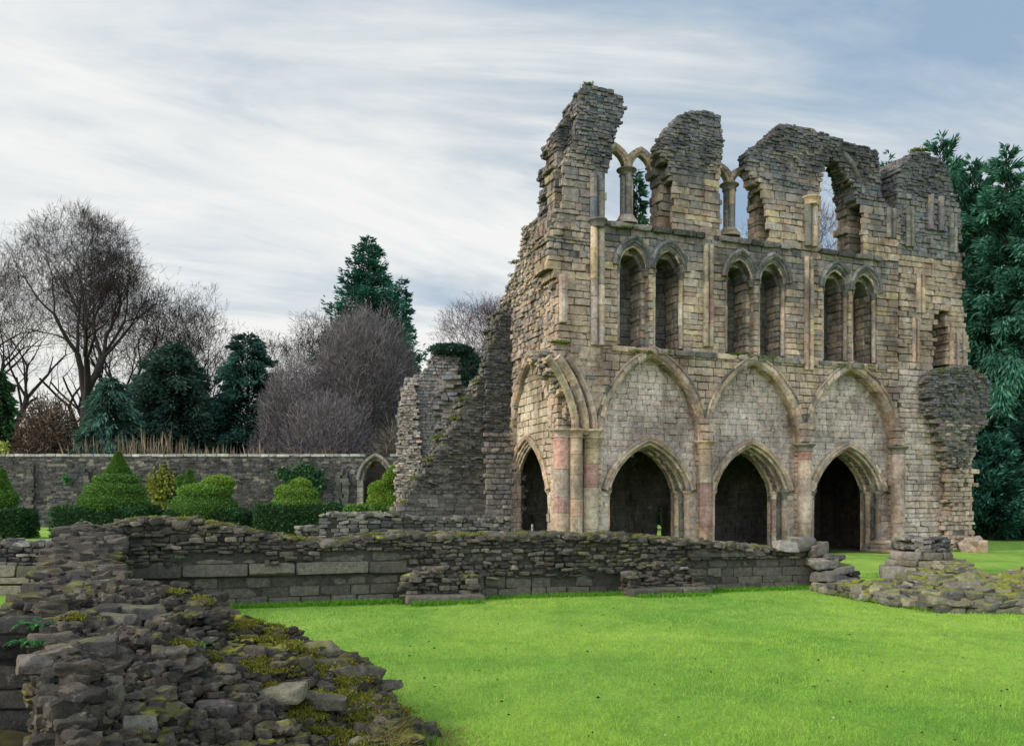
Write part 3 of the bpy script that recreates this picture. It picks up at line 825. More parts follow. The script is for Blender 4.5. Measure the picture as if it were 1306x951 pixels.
# sill behind the ledge and the free-standing clerestory arches
A = Acc()
coursed(A, FAC, [np.array([(-.6, STR - .1), (12.9, STR - .1), (12.9, 11.98), (-.6, 11.98)])], -1.6, -.75, pal=SHADE + GREY, course=(.15, .2))
coursed(A, FAC, [np.array([(-.3, STR - .1), (12.9, STR - .1), (12.9, STR + .12), (-.3, STR + .12)])], -.9, -.05, pal=DARK + SHADE, course=(.15, .2))
A.build('ledge', M_ASH, ABBEY)
WA = -1.05
for cpx, cbot, ctop, lpx, rpx, apy, bpy_l in ((799, 283, 220, 763, 832, 190, 0), (930, 299, 239, 902, 958, 215, 0)):
    uc, zb = FAC.px(cpx, cbot, WA); zt = FAC.px(cpx, ctop, WA)[1]
    za = FAC.px(cpx + 18, apy, WA)[1]
    d = Acc(); wd = FAC.px(rpx, apy, WA)[0] - uc
    for u0, u1 in ((uc - wd - .0, uc - .0), (uc + .0, uc + wd)):
        arch_sweep(d, FAC, u0, u1, zt + .05, za - .12, rect_prof(-.09, .14, WA - .2, WA + .2, .07), BUFF, vl=.3)
        arch_sweep(d, FAC, u0, u1, zt + .05, za - .12, roll_prof(-.09, WA + .1, .06), BUFF, vl=.3)
    o = d.build('clerestory_arch', M_TRIM, ABBEY)
    B = Acc()
    for k, (du, dw) in enumerate(((-.13, 0), (.13, 0), (0, .15), (0, -.15))):
        shaft(B, FAC.p(uc + du, 0, WA + dw), zb, zt - .1, .125, SHADE + BUFF, (.7, 1.2), 10)
    lathe(B, FAC.p(uc, zb - .1, WA), [(.42, 0), (.42, .1), (.32, .2), (.28, .3)], pick(BUFF)); 
    B.build('column', M_TRIM, o)
    B = Acc(); capital(B, FAC.p(uc, 0, WA), zt - .16, .24, SHADE, .26); B.build('capital', M_TRIM, o)

# --- return wall running back from the crossing pier, with blind arch and doorway
uc0 = FAC.px(707, 560, -.25)[0]
c0 = FAC.p(uc0, 0, -.25)
RET = Frame(c0, ud=(-.352, .936), nrm=(-.936, -.352))
A = Acc()
rl, rr_ = .35, RET.px(651, 560)[0]
zb0 = RET.px(679, 463)[1]; ub = (rl + rr_) / 2
prl, prr = RET.px(706, 620, -.4)[0], RET.px(654, 620, -.4)[0]
prl = max(.45, prl)
sil = [(633, 560), (633, 430), (634, 400), (640, 380), (655, 345), (660, 330), (665, 309), (665, 290), (672, 286), (683, 277), (690, 280), (704, 290)]
out_ = np.concatenate([[(0, 0), (RET.px(640, 560)[0], 0)], RET.poly(sil), [(0, RET.px(704, 290)[1])]])
bl = arch_hole(rl, rr_, 4.2, 7.3, -.01, 16)
coursed(A, RET, [out_, bl], -.45, 0, style=lambda z: (dict(S_MID, pal=WARM + GREY, jit=.04, ragged=.06) if z > 4.5 else dict(pal=BUFF, jit=.015, ragged=.03)) if z < 9.3 else dict(S_RUB, jit=.05, ragged=.09, pal=GREY + WARM))
A.build('return_wall', M_ASH, ABBEY)
A = Acc()
pan = np.array([(rl - .2, 0), (rr_ + .2, 0), (rr_ + .2, 7.4), (rl - .2, 7.4)])
coursed(A, RET, [pan, arch_hole(prl + .12, prr - .12, 2.42, 4.3, -.01, 14, SAG)], -.42, -.2, pal=[(.56, .48, .36), (.5, .43, .32), (.6, .52, .4), (.46, .38, .28), (.5, .36, .28)], course=(.2, .32), slen=(.25, .55), jit=.02, corner=.05, ragged=0)
A.build('blocking_wall', M_ASH, ABBEY)
doorway(RET, prl, prr, -.2, 2.42, 4.4, pal=BUFF + WARM, ds=.07, st_=.12)
A = Acc()
arch_sweep(A, RET, rl, rr_, 4.2, 7.3, rect_prof(-.05, .22, -.24, .06, .08), BUFF, vl=.34, jit=.03)
A.build('blind_arch', M_TRIM, ABBEY)
o_ = wall_shaft(rr_ + .3, 3.2, 4.2, .12, .2, .25, SHADE + BUFF, 4.15, 'vault_shaft', RET)

# --- stepped ruin of the wall running left from the return
A = Acc()
WS = -4.6
stp = [(500, 720), (500, 668), (507, 655), (514, 640), (528, 622), (533, 608), (545, 597), (549, 585), (560, 572), (563, 556), (577, 545), (580, 533), (592, 522), (596, 508), (606, 497), (611, 484), (622, 474), (627, 456), (632, 446), (634, 402), (650, 384), (668, 400), (668, 720)]
coursed(A, FAC, [FAC.poly(stp, WS)], WS - 1.3, WS, style=lambda z: dict(S_RUB, jit=.07, ragged=.10, pal=RUBL[:3] + DARK + [(.20, .185, .165)]) if z > 2.2 else dict(course=(.12, .2), slen=(.25, .5), jit=.03, pal=DARK + SHADE, ragged=.08, corner=.08))
A.build('stepped_wall', M_RUB, ABBEY)
# tall coursed strip between the steps and the return wall, upper stones darkened as painted shadow
A = Acc()
coursed(A, FAC, [FAC.poly([(619, 560), (619, 470), (621, 447), (629, 432), (634, 410), (640, 402), (654, 396), (654, 560), (650, 720), (622, 720)], WS + .22)], WS - .3, WS + .22, style=lambda z: dict(S_RUB, jit=.04, ragged=.05, pal=[tuple(.75 * v for v in c) for c in DARK + HIGH]) if z > 4.3 + .8 * rng.normal(0, .5) else dict(S_MID, pal=SHADE + BUFF[3:4] + MAUVE))
A.build('buttress', M_RUB, ABBEY)

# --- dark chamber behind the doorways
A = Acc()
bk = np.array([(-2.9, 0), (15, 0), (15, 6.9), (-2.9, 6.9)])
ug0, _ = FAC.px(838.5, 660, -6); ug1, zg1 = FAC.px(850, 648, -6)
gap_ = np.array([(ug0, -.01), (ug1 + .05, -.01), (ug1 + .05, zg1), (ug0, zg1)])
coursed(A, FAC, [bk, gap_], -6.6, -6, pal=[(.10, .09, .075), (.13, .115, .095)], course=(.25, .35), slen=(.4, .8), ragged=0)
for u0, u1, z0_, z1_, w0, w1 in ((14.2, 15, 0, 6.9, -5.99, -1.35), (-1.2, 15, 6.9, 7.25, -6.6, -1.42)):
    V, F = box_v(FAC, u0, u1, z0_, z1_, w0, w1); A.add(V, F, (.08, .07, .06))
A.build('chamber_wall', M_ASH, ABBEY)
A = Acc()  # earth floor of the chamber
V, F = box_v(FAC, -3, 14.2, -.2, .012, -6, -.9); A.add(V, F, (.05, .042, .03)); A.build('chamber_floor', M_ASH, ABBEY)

# ================================================================== low ruined walls
def gpt(px_, py_, h):
    d = (EYE - h) * FPX / (py_ - HY)
    return np.array([(px_ - CX) / FPX * d, d, h])

def inside(P, poly):
    x, y = P[..., 0], P[..., 1]; r = np.zeros(x.shape, bool)
    for a, b in zip(poly, np.roll(poly, -1, 0)):
        c = (a[1] > y) != (b[1] > y)
        with np.errstate(divide='ignore', invalid='ignore'):
            xx = a[0] + (y - a[1]) / (b[1] - a[1]) * (b[0] - a[0])
        r ^= c & (x < xx)
    return r

def rbf(ctrl):
    C = np.array(ctrl, float); X = C[:, :2]
    def k(d): return d
    D = np.linalg.norm(X[:, None] - X[None], axis=-1)
    n = len(C); M = np.zeros((n + 3, n + 3)); M[:n, :n] = k(D); M[:n, n] = 1; M[:n, n + 1:] = X; M[n:, :n] = M[:n, n:].T
    w = np.linalg.solve(M, np.concatenate([C[:, 2], [0, 0, 0]]))
    def f(P):
        P = np.asarray(P, float); d = np.linalg.norm(P[..., None, :2] - X, axis=-1)
        return k(d) @ w[:n] + w[n] + P[..., :2] @ w[n + 1:]
    return f

def tumble(yaw, s):
    ex = np.array([cos(yaw), sin(yaw), 0]); ey = np.array([-sin(yaw), cos(yaw), 0])
    return rot(ex, ey, UP, *rng.normal(0, s, 3))

def mound(poly, H, parent, dens, size, pal, mat, tm=4, core=(.035, .032, .027), step=.09, flat=.42, tilt=.16, amp=.14, names=('rubble', 'rubble_core'), edge_step=.16, chip=6, rough=.05, sink=.01):
    poly = np.array(poly, float)
    lo, hi = poly.min(0) - .1, poly.max(0) + .1
    X = np.arange(lo[0], hi[0], step); Y = np.arange(lo[1], hi[1], step)
    gx, gy = np.meshgrid(X, Y, indexing='ij'); G = np.stack([gx, gy], -1)
    ins = inside(G, poly)
    hz = np.maximum(H(G), .02) + rough * fbm(np.stack([gx * 3, gy * 3, gx * 0], -1), 3) - .09
    z = np.where(ins, hz, -.1)
    n, m = gx.shape
    i = np.arange(n - 1)[:, None] * m + np.arange(m - 1)[None]
    F = np.stack([i, i + m, i + m + 1, i + 1], -1)
    keep = ins[:-1, :-1] | ins[1:, :-1] | ins[:-1, 1:] | ins[1:, 1:]
    A = Acc(); A.add(np.stack([gx, gy, z], -1).reshape(-1, 3), F[keep].reshape(-1, 4), core)
    A.build(names[1], M_EARTH, parent, smoothing=True)
    # stones bedded over the surface
    st = Stones()
    area = abs(np.sum(poly[:, 0] * np.roll(poly[:, 1], -1) - poly[:, 1] * np.roll(poly[:, 0], -1))) / 2
    k = int(area * dens)
    P = np.stack([rng.uniform(lo[0], hi[0], k * 3), rng.uniform(lo[1], hi[1], k * 3)], -1); P = P[inside(P, poly)][:k]
    e = .06
    h0 = H(P); gxx = (H(P + [e, 0]) - h0) / e; gyy = (H(P + [0, e]) - h0) / e
    for p, h, a, b in zip(P, h0, gxx, gyy):
        s = size[0] + (size[1] - size[0]) * rng.random() ** 1.8
        ex, ey, ez = tumble(rng.uniform(0, 2 * pi), tilt)
        # steep places: bed courses flat, gentle places: follow the slope a little
        st.add((p[0], p[1], max(h, .02) + rng.normal(-sink, .03) - s * .12), ex, ey, ez, (s * rng.uniform(.8, 1.25), s * rng.uniform(.55, 1), s * rng.uniform(flat * .6, flat * 1.5)), pick(pal), tm, 9, chip, amp, .12)
    # vertical faces round the edge
    Q = np.concatenate([poly, poly[:1]])
    for a, b in zip(Q[:-1], Q[1:]):
        L = np.linalg.norm(b - a); yaw = atan2(b[1] - a[1], b[0] - a[0]); x = 0
        while x < L:
            c = a + (b - a) * x / L; h = float(H(c[None])[0]); z = 0.0
            while z < h - .02:
                t = rng.uniform(.07, .16) * (size[1] / .2) ** .5
                l = rng.uniform(.7, 1.3) * edge_step
                ex, ey, ez = tumble(yaw, .09)
                st.add((c[0] + rng.normal(0, .04), c[1] + rng.normal(0, .04), z + t / 2), ex, ey, ez, (l * .62, rng.uniform(.08, .16), t * .55), pick(pal), tm, 10, chip, amp * .8, .1)
                z += t
            x += edge_step
    A = Acc(); st.flush(A)
    return A.build(names[0], mat, parent, sharp=32)

def rubble_wall(path, hw, hfun, parent, mat, pal, course=(.07, .14), slen=(.12, .34), tm=3, chip=5, amp=.1, jit=.03, skip=None, sides=(1, -1), name='rubble', top_dens=26, top_size=(.07, .2), core=(.04, .037, .032), tumb=.07):
    P = np.array(path, float); d = np.diff(P, axis=0); seg = np.linalg.norm(d, axis=1); S = np.concatenate([[0], np.cumsum(seg)])
    L = S[-1]
    hwf = hw if callable(hw) else (lambda s: hw)
    def at_(s):
        i = min(np.searchsorted(S, s, 'right') - 1, len(seg) - 1); i = max(i, 0)
        t = d[i] / seg[i]; return P[i] + t * (s - S[i]), t
    st = Stones(); A = Acc()
    # core
    ss = np.arange(0, L + .15, .2); ss = np.minimum(ss, L)
    R = []
    for s in ss:
        c, t = at_(s); nrm = np.array([t[1], -t[0]]); h = hfun(s) - .07; w = hwf(s) - .07
        R.append([[*(c + nrm * w), -.1], [*(c + nrm * w), h], [*(c - nrm * w), h], [*(c - nrm * w), -.1]])
    V = np.array(R).reshape(-1, 3)
    F = [[k * 4 + j, k * 4 + (j + 1) % 4, (k + 1) * 4 + (j + 1) % 4, (k + 1) * 4 + j] for k in range(len(ss) - 1) for j in range(4)] + [[0, 1, 2, 3], [len(ss) * 4 - 4 + q for q in range(4)]]
    A.add(V, np.array(F), core)
    hmax = max(hfun(s) for s in ss)
    for sd in sides:
        z = 0.
        while z < hmax:
            t_ = rng.uniform(*course); s = rng.uniform(-.1, 0)
            while s < L:
                l = rng.uniform(*slen); sm = min(max(s + l / 2, 0), L)
                if z + t_ * .5 < hfun(sm) and not (skip and sd > 0 and skip(sm, z + t_ / 2)):
                    c, t = at_(sm); nrm = np.array([t[1], -t[0]]) * sd
                    dep = rng.uniform(.1, .2); ex = np.array([*t, 0]); ey = np.array([*nrm, 0])
                    e = rot(ex, ey, UP, *rng.normal(0, tumb, 3))
                    q = c + nrm * (hwf(sm) - dep + rng.normal(0, jit))
                    st.add((*q, z + t_ / 2 + rng.normal(0, .008)), *e, (l / 2 * rng.uniform(.92, 1.04), dep, t_ / 2 * rng.uniform(.85, 1.05)), pick(pal), tm, 10, chip, amp, .1)
                s += l
            z += t_
    # both ends
    for s0, sg in ((0, -1), (L, 1)):
        c, t = at_(s0); nrm = np.array([t[1], -t[0]]); z = 0
        while z < hfun(s0):
            t_ = rng.uniform(*course); y = -hwf(s0)
            while y < hwf(s0):
                l = rng.uniform(*slen); q = c + nrm * (y + l / 2) + t * sg * rng.normal(0, .05)
                st.add((*q, z + t_ / 2), *rot(np.array([*nrm, 0]), np.array([*t, 0]), UP, *rng.normal(0, tumb, 3)), (l / 2, .12, t_ / 2), pick(pal), tm, 10, chip, amp, .1)
                y += l
            z += t_
    for _ in range(int(L * 2 * np.mean([hwf(s) for s in ss]) * top_dens)):
        s = rng.uniform(0, L); c, t = at_(s); nrm = np.array([t[1], -t[0]]); y = rng.uniform(-1, 1) * hwf(s)
        q = c + nrm * y; r = rng.uniform(*top_size)
        st.add((*q, hfun(s) - .03 + rng.normal(0, .025)), *tumble(rng.uniform(0, 7), .12), (r, r * rng.uniform(.55, 1), r * rng.uniform(.25, .5)), pick(pal), tm, 9, chip, amp * 1.3, .12)
    st.flush(A)
    return A.build(name, mat, parent, sharp=34)

def ashlar_row(fr, s0, s1, z0, z1, w, slen, pal, parent, name, mat, tm=4, out=.0, depth=.3, chamfer=0., skip=0., jit=.009, gap=.010, acc=None):
    A = acc or Acc(); st = Stones(); s = s0
    while s < s1 - .08:
        l = rng.uniform(*slen)
        if s1 - s - l < slen[0] * .5: l = s1 - s
        if rng.random() >= skip:
            e = rot(fr.ud, fr.nd, UP, *rng.normal(0, .012, 3))
            if chamfer: e = rot(*e, -chamfer, 0, 0)
            st.add(fr.p(s + l / 2, (z0 + z1) / 2 + rng.normal(0, .006), w + out - depth / 2 + rng.normal(0, jit)), *e, (l / 2 - gap / 2, depth / 2, (z1 - z0) / 2 - gap / 4), pick(pal), tm, 18, 1, .03, .02)
        s += l
    st.flush(A)
    if acc is None: return A.build(name, mat, parent, sharp=34)

# ---- middle wall -------------------------------------------------
MF = Frame((-7.6, 15.5), ud=(14.6, 4.3))
MID = thing('ruined_wall', 'long waist-high ruined stone wall across the lawn, before the abbey arcade', 'ruined wall', (*MF.p(7, 0, -.6)[:2], 0), 'low ruined walls')
tops = [(100, 690), (130, 678), (150, 671), (175, 665), (200, 662), (230, 664), (262, 667), (300, 674), (340, 680), (390, 690), (430, 693), (470, 684), (500, 679), (540, 681), (600, 684), (640, 681), (700, 682), (760, 683), (820, 684), (860, 689), (900, 692), (940, 697), (985, 700), (1030, 704), (1046, 710), (1062, 722), (1078, 735), (1092, 747)]
TS = np.array([MF.px(x, y, -.5) for x, y in tops]); TS = TS[np.argsort(TS[:, 0])]
ML = MF.px(1090, 730)[0]; MA = MF.px(1046, 730)[0]
def hmid(s): return float(np.interp(s, TS[:, 0], TS[:, 1])) + .035 * float(vnoise(np.array([s * 2.2, .3, 0])))
def S_(x, y=740): return MF.px(x, y)[0]
sB1, sB2 = (S_(516), S_(604)), (S_(795), S_(884))
def mskip(s, z):
    if s < sB1[0]: return z < .80 or (z < 1.0 and S_(240) < s < S_(335)) or (z < 1.0 and s > S_(405))
    if sB1[1] < s < sB2[0]: return z < .42
    if s > MA - .1: return False
    if s > sB2[1]: return z < .70
    return z < .2
rubble_wall([MF.p(0, 0, -.6)[:2], MF.p(ML, 0, -.6)[:2]], .6, hmid, MID, M_RUB, [(.80 * c[0], .76 * c[1], .68 * c[2]) for c in RUBL + DARK], skip=mskip, tm=4, chip=6, top_dens=75, top_size=(.05, .16), course=(.05, .115), slen=(.09, .3), jit=.05, core=(.06, .055, .045))
A = Acc()
for k, (a, b) in enumerate(((.0, .17), (.17, .36), (.36, .55))):
    ashlar_row(MF, S_(140), sB1[0] + .1, a, b, -.04 - .01 * k, (.3, .75), ASHD, None, '', None, acc=A)
for k, (a, b) in enumerate(((.0, .2), (.2, .42))):
    ashlar_row(MF, sB1[1] - .2, sB2[0] + .2, a, b, .0 - .03 * k, (.3, .8), ASHD, None, '', None, acc=A, skip=.06 + .22 * k)
for k, (a, b) in enumerate(((.0, .16), (.16, .32), (.32, .52), (.52, .70))):
    ashlar_row(MF, sB2[1] - .2, MA - .1, a, b, .0 - .02 * k, (.3, .85), ASHD, None, '', None, acc=A, skip=.04)
A.build('ashlar_course', M_RUB, MID, sharp=34)
def coping(s0, s1, z0, z1, w, ch=.25, slen=(.8, 1.5), pal=ASHD):
    s = s0
    while s < s1 - .2:
        l = min(rng.uniform(*slen), s1 - s); 
        if s1 - s - l < .35: l = s1 - s
        A = Acc(); ashlar_row(MF, s, s + l, z0, z1, w, (l, l + .001), pal, None, '', None, acc=A, chamfer=ch, tm=6)
        A.build('moulded_stone', M_RUB, MID, sharp=34); s += l
coping(S_(142), sB1[0] + .05, .56, .80, .05, .22)
coping(S_(240), S_(335), .81, .99, -.08, .12); coping(S_(404), sB1[0], .81, 1.0, -.06, .12)
coping(S_(876), S_(977), .72, .93, .02, .3)
for a, b in (sB1, sB2):
    bb = thing('x', None, None)  # placeholder removed below
    bpy.data.objects.remove(bb)
    A = Acc(); st = Stones(); s = a
    rubble_wall([MF.p(a + .06, 0, .04)[:2], MF.p(b - .06, 0, .04)[:2]], lambda q: .24 + .03 * sin(q * 5), lambda q: .56 + .10 * sin(q * 4.1 + a) + .05 * sin(q * 11), MID, M_RUB, [(.80 * c[0], .76 * c[1], .68 * c[2]) for c in RUBL + DARK], name='buttress', tm=4, course=(.05, .11), slen=(.09, .28), jit=.05)
    ashlar_row(MF, a - .06, b + .10, .0, .17, .66, (1.0, 1.6), ASHD + [(.19, .18, .12)], MID, 'plinth_slab', M_RUB, tm=6, depth=.62)
# boulders heaped on the right end
for (x, y, r, hh) in ((1003, 697, .30, .16), (1026, 693, .26, .20), (1042, 700, .24, .22), (1018, 688, .24, .07), (1048, 716, .36, .14), (1060, 711, .30, .08), (1070, 725, .32, .10), (1058, 736, .38, .16), (1074, 742, .36, .10), (1052, 748, .28, .12)):
    q = gpt(x, y, 2 - (y - HY) / FPX * 19.6)
    A = Acc(); st = Stones(); st.add(q, *tumble(.3 + rng.normal(0, .2), .12), (r * .9, r * .7, hh * .8), pick(RUBL + [(.20, .19, .13)]), 8, 16, 10, .07, .06); st.flush(A)
    A.build('boulder', M_RUB, MID, sharp=34)

# ---- leg wall joining the middle wall and the foreground ruin -----
LEG = thing('ruined_wall', 'stepped stack of loose flat stones rising from the foreground ruin to the longer wall', 'ruined wall', (-5.6, 11.5, 0), 'low ruined walls')
def hleg(s): return float(np.interp(s, [0, 1.65, 3.8, 6.0, 7.2, 8.4], [.92, .90, 1.0, 1.24, 1.42, 1.55])) + .05 * float(vnoise(np.array([s * 2.4, 8.3, 0])))
rubble_wall([(-4.45, 8.5), (-5.15, 10.), (-6.05, 12.), (-7.0, 14.), (-7.95, 16.2)], lambda s: float(np.interp(s, [0, 3, 8], [.5, .5, .45])), hleg, LEG, M_NEAR, [(.64 * c[0], .60 * c[1], .53 * c[2]) for c in RUBL + DARK], tm=4, chip=6, amp=.12, slen=(.12, .36), course=(.05, .11), top_dens=70, top_size=(.06, .19), jit=.05, core=(.03, .028, .024))

# ---- foreground ruin ------------------------------------------------
FG = thing('ruined_wall', 'broad mossy heap of broken rubble masonry in the bottom left foreground', 'ruined wall', (-2.4, 6.5, 0), 'low ruined walls')
ctrl = [gpt(540, 940, .03), gpt(515, 900, .12), gpt(493, 868, .36), gpt(430, 842, .50), gpt(345, 806, .68), gpt(268, 775, .91), gpt(205, 757, 1.08), gpt(150, 768, 1.06), gpt(120, 778, 1.0), gpt(60, 788, .97), gpt(20, 826, .92),
        gpt(130, 870, .80), gpt(90, 850, .86), gpt(60, 890, .84), gpt(250, 880, .62), gpt(230, 820, .86), gpt(320, 850, .66), gpt(350, 910, .42), gpt(420, 890, .40), gpt(450, 930, .20), gpt(150, 930, .62), gpt(250, 945, .40), gpt(100, 940, .72), gpt(400, 951, .2), (-2.1, 3.8, .55), (-1.2, 4.2, .12), (-.8, 5.6, .05), (-4.6, 9.0, 1.0), (-3.6, 9.6, 1.0), (-1.7, 5.0, .33)]
HF0 = rbf(ctrl)
def HF(P):
    P = np.asarray(P, float)
    return HF0(P) + .12 * fbm(np.stack([P[..., 0] * 2.1, P[..., 1] * 2.1, P[..., 0] * 0 + 4], -1), 3)
FPOLY = [(-.62, 6.7), (-.80, 7.3), (-1.12, 7.75), (-1.75, 8.15), (-2.45, 8.65), (-3.05, 8.95), (-3.6, 9.1), (-4.3, 8.8), (-4.35, 7.9), (-3.3, 6.3), (-2.58, 5.0), (-1.95, 3.8), (-1.3, 3.8), (-.7, 5.4)]
mound(FPOLY, HF, FG, 330, (.022, .095), [(.62 * c[0], .57 * c[1], .50 * c[2]) for c in RUBL + DARK], M_NEAR, tm=6, amp=.2, step=.04, names=('rubble', 'mortar_core'), edge_step=.15, rough=.11, core=(.045, .040, .032), tilt=.2, flat=.45, chip=8, sink=.022)
def slab(px_, py_, h, half, yaw=.4, tilt=.06, pal=RUBL, name='boulder', par=FG, mat=M_NEAR, tm=8):
    A = Acc(); st = Stones(); q = gpt(px_, py_, h); half = tuple(.66 * v for v in half); st.add(q, *tumble(yaw, tilt), half, pick(pal) * .66, tm, 26, 12, .08, .10); st.flush(A)
    return A.build(name, mat, par, sharp=34)
BRN = [(.22, .20, .15), (.26, .24, .17), (.18, .16, .12)]
for a in ((205, 755, 1.04, (.42, .22, .06), .35), (172, 762, 1.05, (.30, .22, .06), .5), (235, 768, .98, (.3, .2, .08), .2), (250, 772, .92, (.19, .18, .14), .3, .04, BRN), (180, 780, 1.0, (.3, .2, .09), .6), (215, 790, .92, (.28, .2, .11), .9), (150, 795, .95, (.24, .2, .13), .2),
          (330, 815, .68, (.34, .22, .07), .5, .1, BRN), (300, 800, .75, (.36, .2, .06), .3, .08, BRN), (395, 832, .60, (.4, .22, .07), .5, .1, BRN), (455, 858, .46, (.36, .2, .10), .55, .08, BRN), (420, 852, .50, (.24, .22, .13), .4, .08, BRN), (368, 850, .58, (.3, .22, .07), .6, .1, BRN),
          (360, 885, .50, (.28, .2, .08), .2, .15, BRN), (415, 893, .40, (.26, .18, .08), .2, .15, BRN), (450, 905, .28, (.25, .18, .07), .6, .1, BRN), (145, 886, .76, (.10, .09, .10), .15, .05, BRN), (130, 906, .68, (.16, .12, .08), .3, .08, BRN), (45, 848, .90, (.18, .16, .10), -.6, .2, [(.34, .29, .25)]), (80, 866, .84, (.2, .15, .07), .2), 
          (175, 925, .58, (.15, .13, .09), .5, .2), (240, 860, .70, (.2, .14, .12), .2), (275, 905, .52, (.2, .15, .08), .4), (120, 825, .92, (.25, .18, .1), .4), (30, 800, .98, (.34, .2, .09), .1), (100, 790, 1.0, (.2, .18, .1), .7)):
    slab(*a)
# left branch with its smooth face, shadow painted in as darker stone
LB = thing('ruined_wall', 'low wall running out of the picture on the left with a sheer face coloured dark as shadow', 'ruined wall', (-6, 7.5, 0), 'low ruined walls')
rubble_wall([(-3.7, 7.95), (-7.5, 7.3), (-10, 6.9)], .5, lambda s: .90 + .03 * sin(3 * s), LB, M_NEAR, [tuple(.5 * v for v in c) for c in DARK], tm=4, course=(.14, .24), slen=(.3, .6), jit=.015, amp=.05, tumb=.02, top_dens=40, chip=4)

# ---- moulded wall remnant at far left ---------------------------------
LFr = Frame((-12.2, 18.4), ud=(1, .06))
LW = thing('ruined_wall', 'low wall remnant with moulded plinth stones at the left edge, beyond the stepped stack', 'ruined wall', (-12, 18.8, 0), 'low ruined walls')
rubble_wall([(-13.6, 19.1), (-7.6, 19.4)], .5, lambda s: 1.13 + .05 * float(vnoise(np.array([s * 1.9, 2, 0]))) - .02 * s, LW, M_RUB, RUBL + DARK, skip=lambda s, z: z < .62, tm=4)
for z0_, z1_, o_, c_ in ((0, .22, .28, 0), (.22, .36, .22, .2), (.36, .62, .12, .25)):
    ashlar_row(LFr, -1.6, 3.9, z0_, z1_, .10 + o_, (.6, 1.2), ASHD + BRN, LW, 'moulded_stone', M_RUB, chamfer=c_, depth=.4)

# ---- low wall in front of the stepped ruin ----------------------------
B_ = thing('ruined_wall', 'low dark coursed wall with mossy top below the stepped ruin, right of the topiary', 'ruined wall', (-5, 28, 0), 'low ruined walls')
p0, p1, p2 = pix(392, 690, 28)[:2], pix(425, 690, 27.6)[:2], pix(520, 690, 28.5)[:2]
BW = Frame(p0, ud=(1, .05))
rubble_wall([p0, p1, p2, pix(640, 690, 29.6)[:2]], .35, lambda s: float(np.interp(s, [0, .7, .8, 3.1, 3.3, 9], [1.15, 1.15, 1.62, 1.62, 1.5, 1.35])), B_, M_RUB, DARK + SHADE, course=(.1, .16), slen=(.2, .45), jit=.02, tm=2, chip=3, top_dens=22)

# ---- ruined masonry behind the stepped wall ----------------------------
FR = Frame(pix(560, 640, 40)[:2], ud=(1, .12))
T2 = thing('ruined_tower', 'ivy-topped rough masonry stub standing behind the stepped wall', 'ruin', (*FR.p(0, 0)[:2], 0))
A = Acc()
coursed(A, FR, [FR.poly([(505, 720), (506, 590), (510, 540), (509, 505), (517, 485), (530, 478), (546, 470), (551, 448), (558, 440), (575, 437), (597, 440), (612, 449), (640, 452), (660, 455), (660, 720)])], -2.2, 0,
        style=lambda z: dict(S_RUB, course=(.08, .17), slen=(.1, .34), jit=.035, ragged=.07, pal=[tuple(1.15 * v for v in c) for c in GREY + MAUVE]))
A.build('rubble_face', M_RUB, T2)
A = Acc(); coursed(A, FR, [FR.poly([(505, 720), (507, 590), (511, 540), (511, 510), (520, 488), (532, 484), (535, 560), (540, 720)], .3)], -.4, .35, style=lambda z: dict(S_RUB, slen=(.1, .34), jit=.04, ragged=.07, pal=PALE[3:6] + MAUVE))
A.build('broken_jamb', M_RUB, T2)
A = Acc(); coursed(A, FR, [FR.poly([(558, 720), (560, 480), (575, 470), (585, 475), (588, 720)], .25)], -.2, .3, style=lambda z: dict(S_RUB, course=(.13, .24), slen=(.2, .5), jit=.07, ragged=.12, pal=GREY + SHADE))
A.build('broken_jamb', M_RUB, T2)

# ---- right-hand heap -----------------------------------------------------
RH = thing('ruined_wall', 'low spread of mossy rubble footings at the right edge of the lawn', 'ruined wall', (9, 18, 0), 'low ruined walls')
rc = [gpt(1046, 752, .06), gpt(1085, 752, .16), gpt(1110, 762, .14), gpt(1165, 770, .14), gpt(1200, 778, .14), gpt(1306, 779, .14), gpt(1130, 752, .24), gpt(1170, 752, .30), gpt(1220, 756, .34), gpt(1270, 752, .34), gpt(1306, 750, .36), gpt(1180, 735, .42), gpt(1215, 716, .50), gpt(1245, 735, .45), gpt(1280, 728, .40), gpt(1306, 727, .42), gpt(1160, 735, .34), gpt(1400, 780, .2), gpt(1400, 735, .4), gpt(1090, 745, .1)]
HR0 = rbf(rc)
def HR(P):
    P = np.asarray(P, float)
    return np.clip(HR0(P) * .85, .04, .5) + .09 * fbm(np.stack([P[..., 0] * 1.1, P[..., 1] * 1.1, P[..., 0] * 0 + 9], -1), 3)
RP = [gpt(1040, 753, .0)[:2], gpt(1090, 762, 0)[:2], gpt(1165, 775, 0)[:2], gpt(1200, 781, 0)[:2], gpt(1306, 783, 0)[:2], gpt(1420, 784, 0)[:2], gpt(1420, 732, .3)[:2], gpt(1306, 729, .35)[:2], gpt(1255, 736, .35)[:2], gpt(1222, 716, .45)[:2], gpt(1190, 722, .4)[:2], gpt(1150, 732, .3)[:2], gpt(1150, 746, .2)[:2], gpt(1100, 748, .1)[:2], gpt(1070, 742, .1)[:2]]
mound(RP, HR, RH, 60, (.05, .24), RUBL + BRN, M_RUBM, tm=4, step=.1, edge_step=.28, flat=.36, rough=.09, sink=.03)
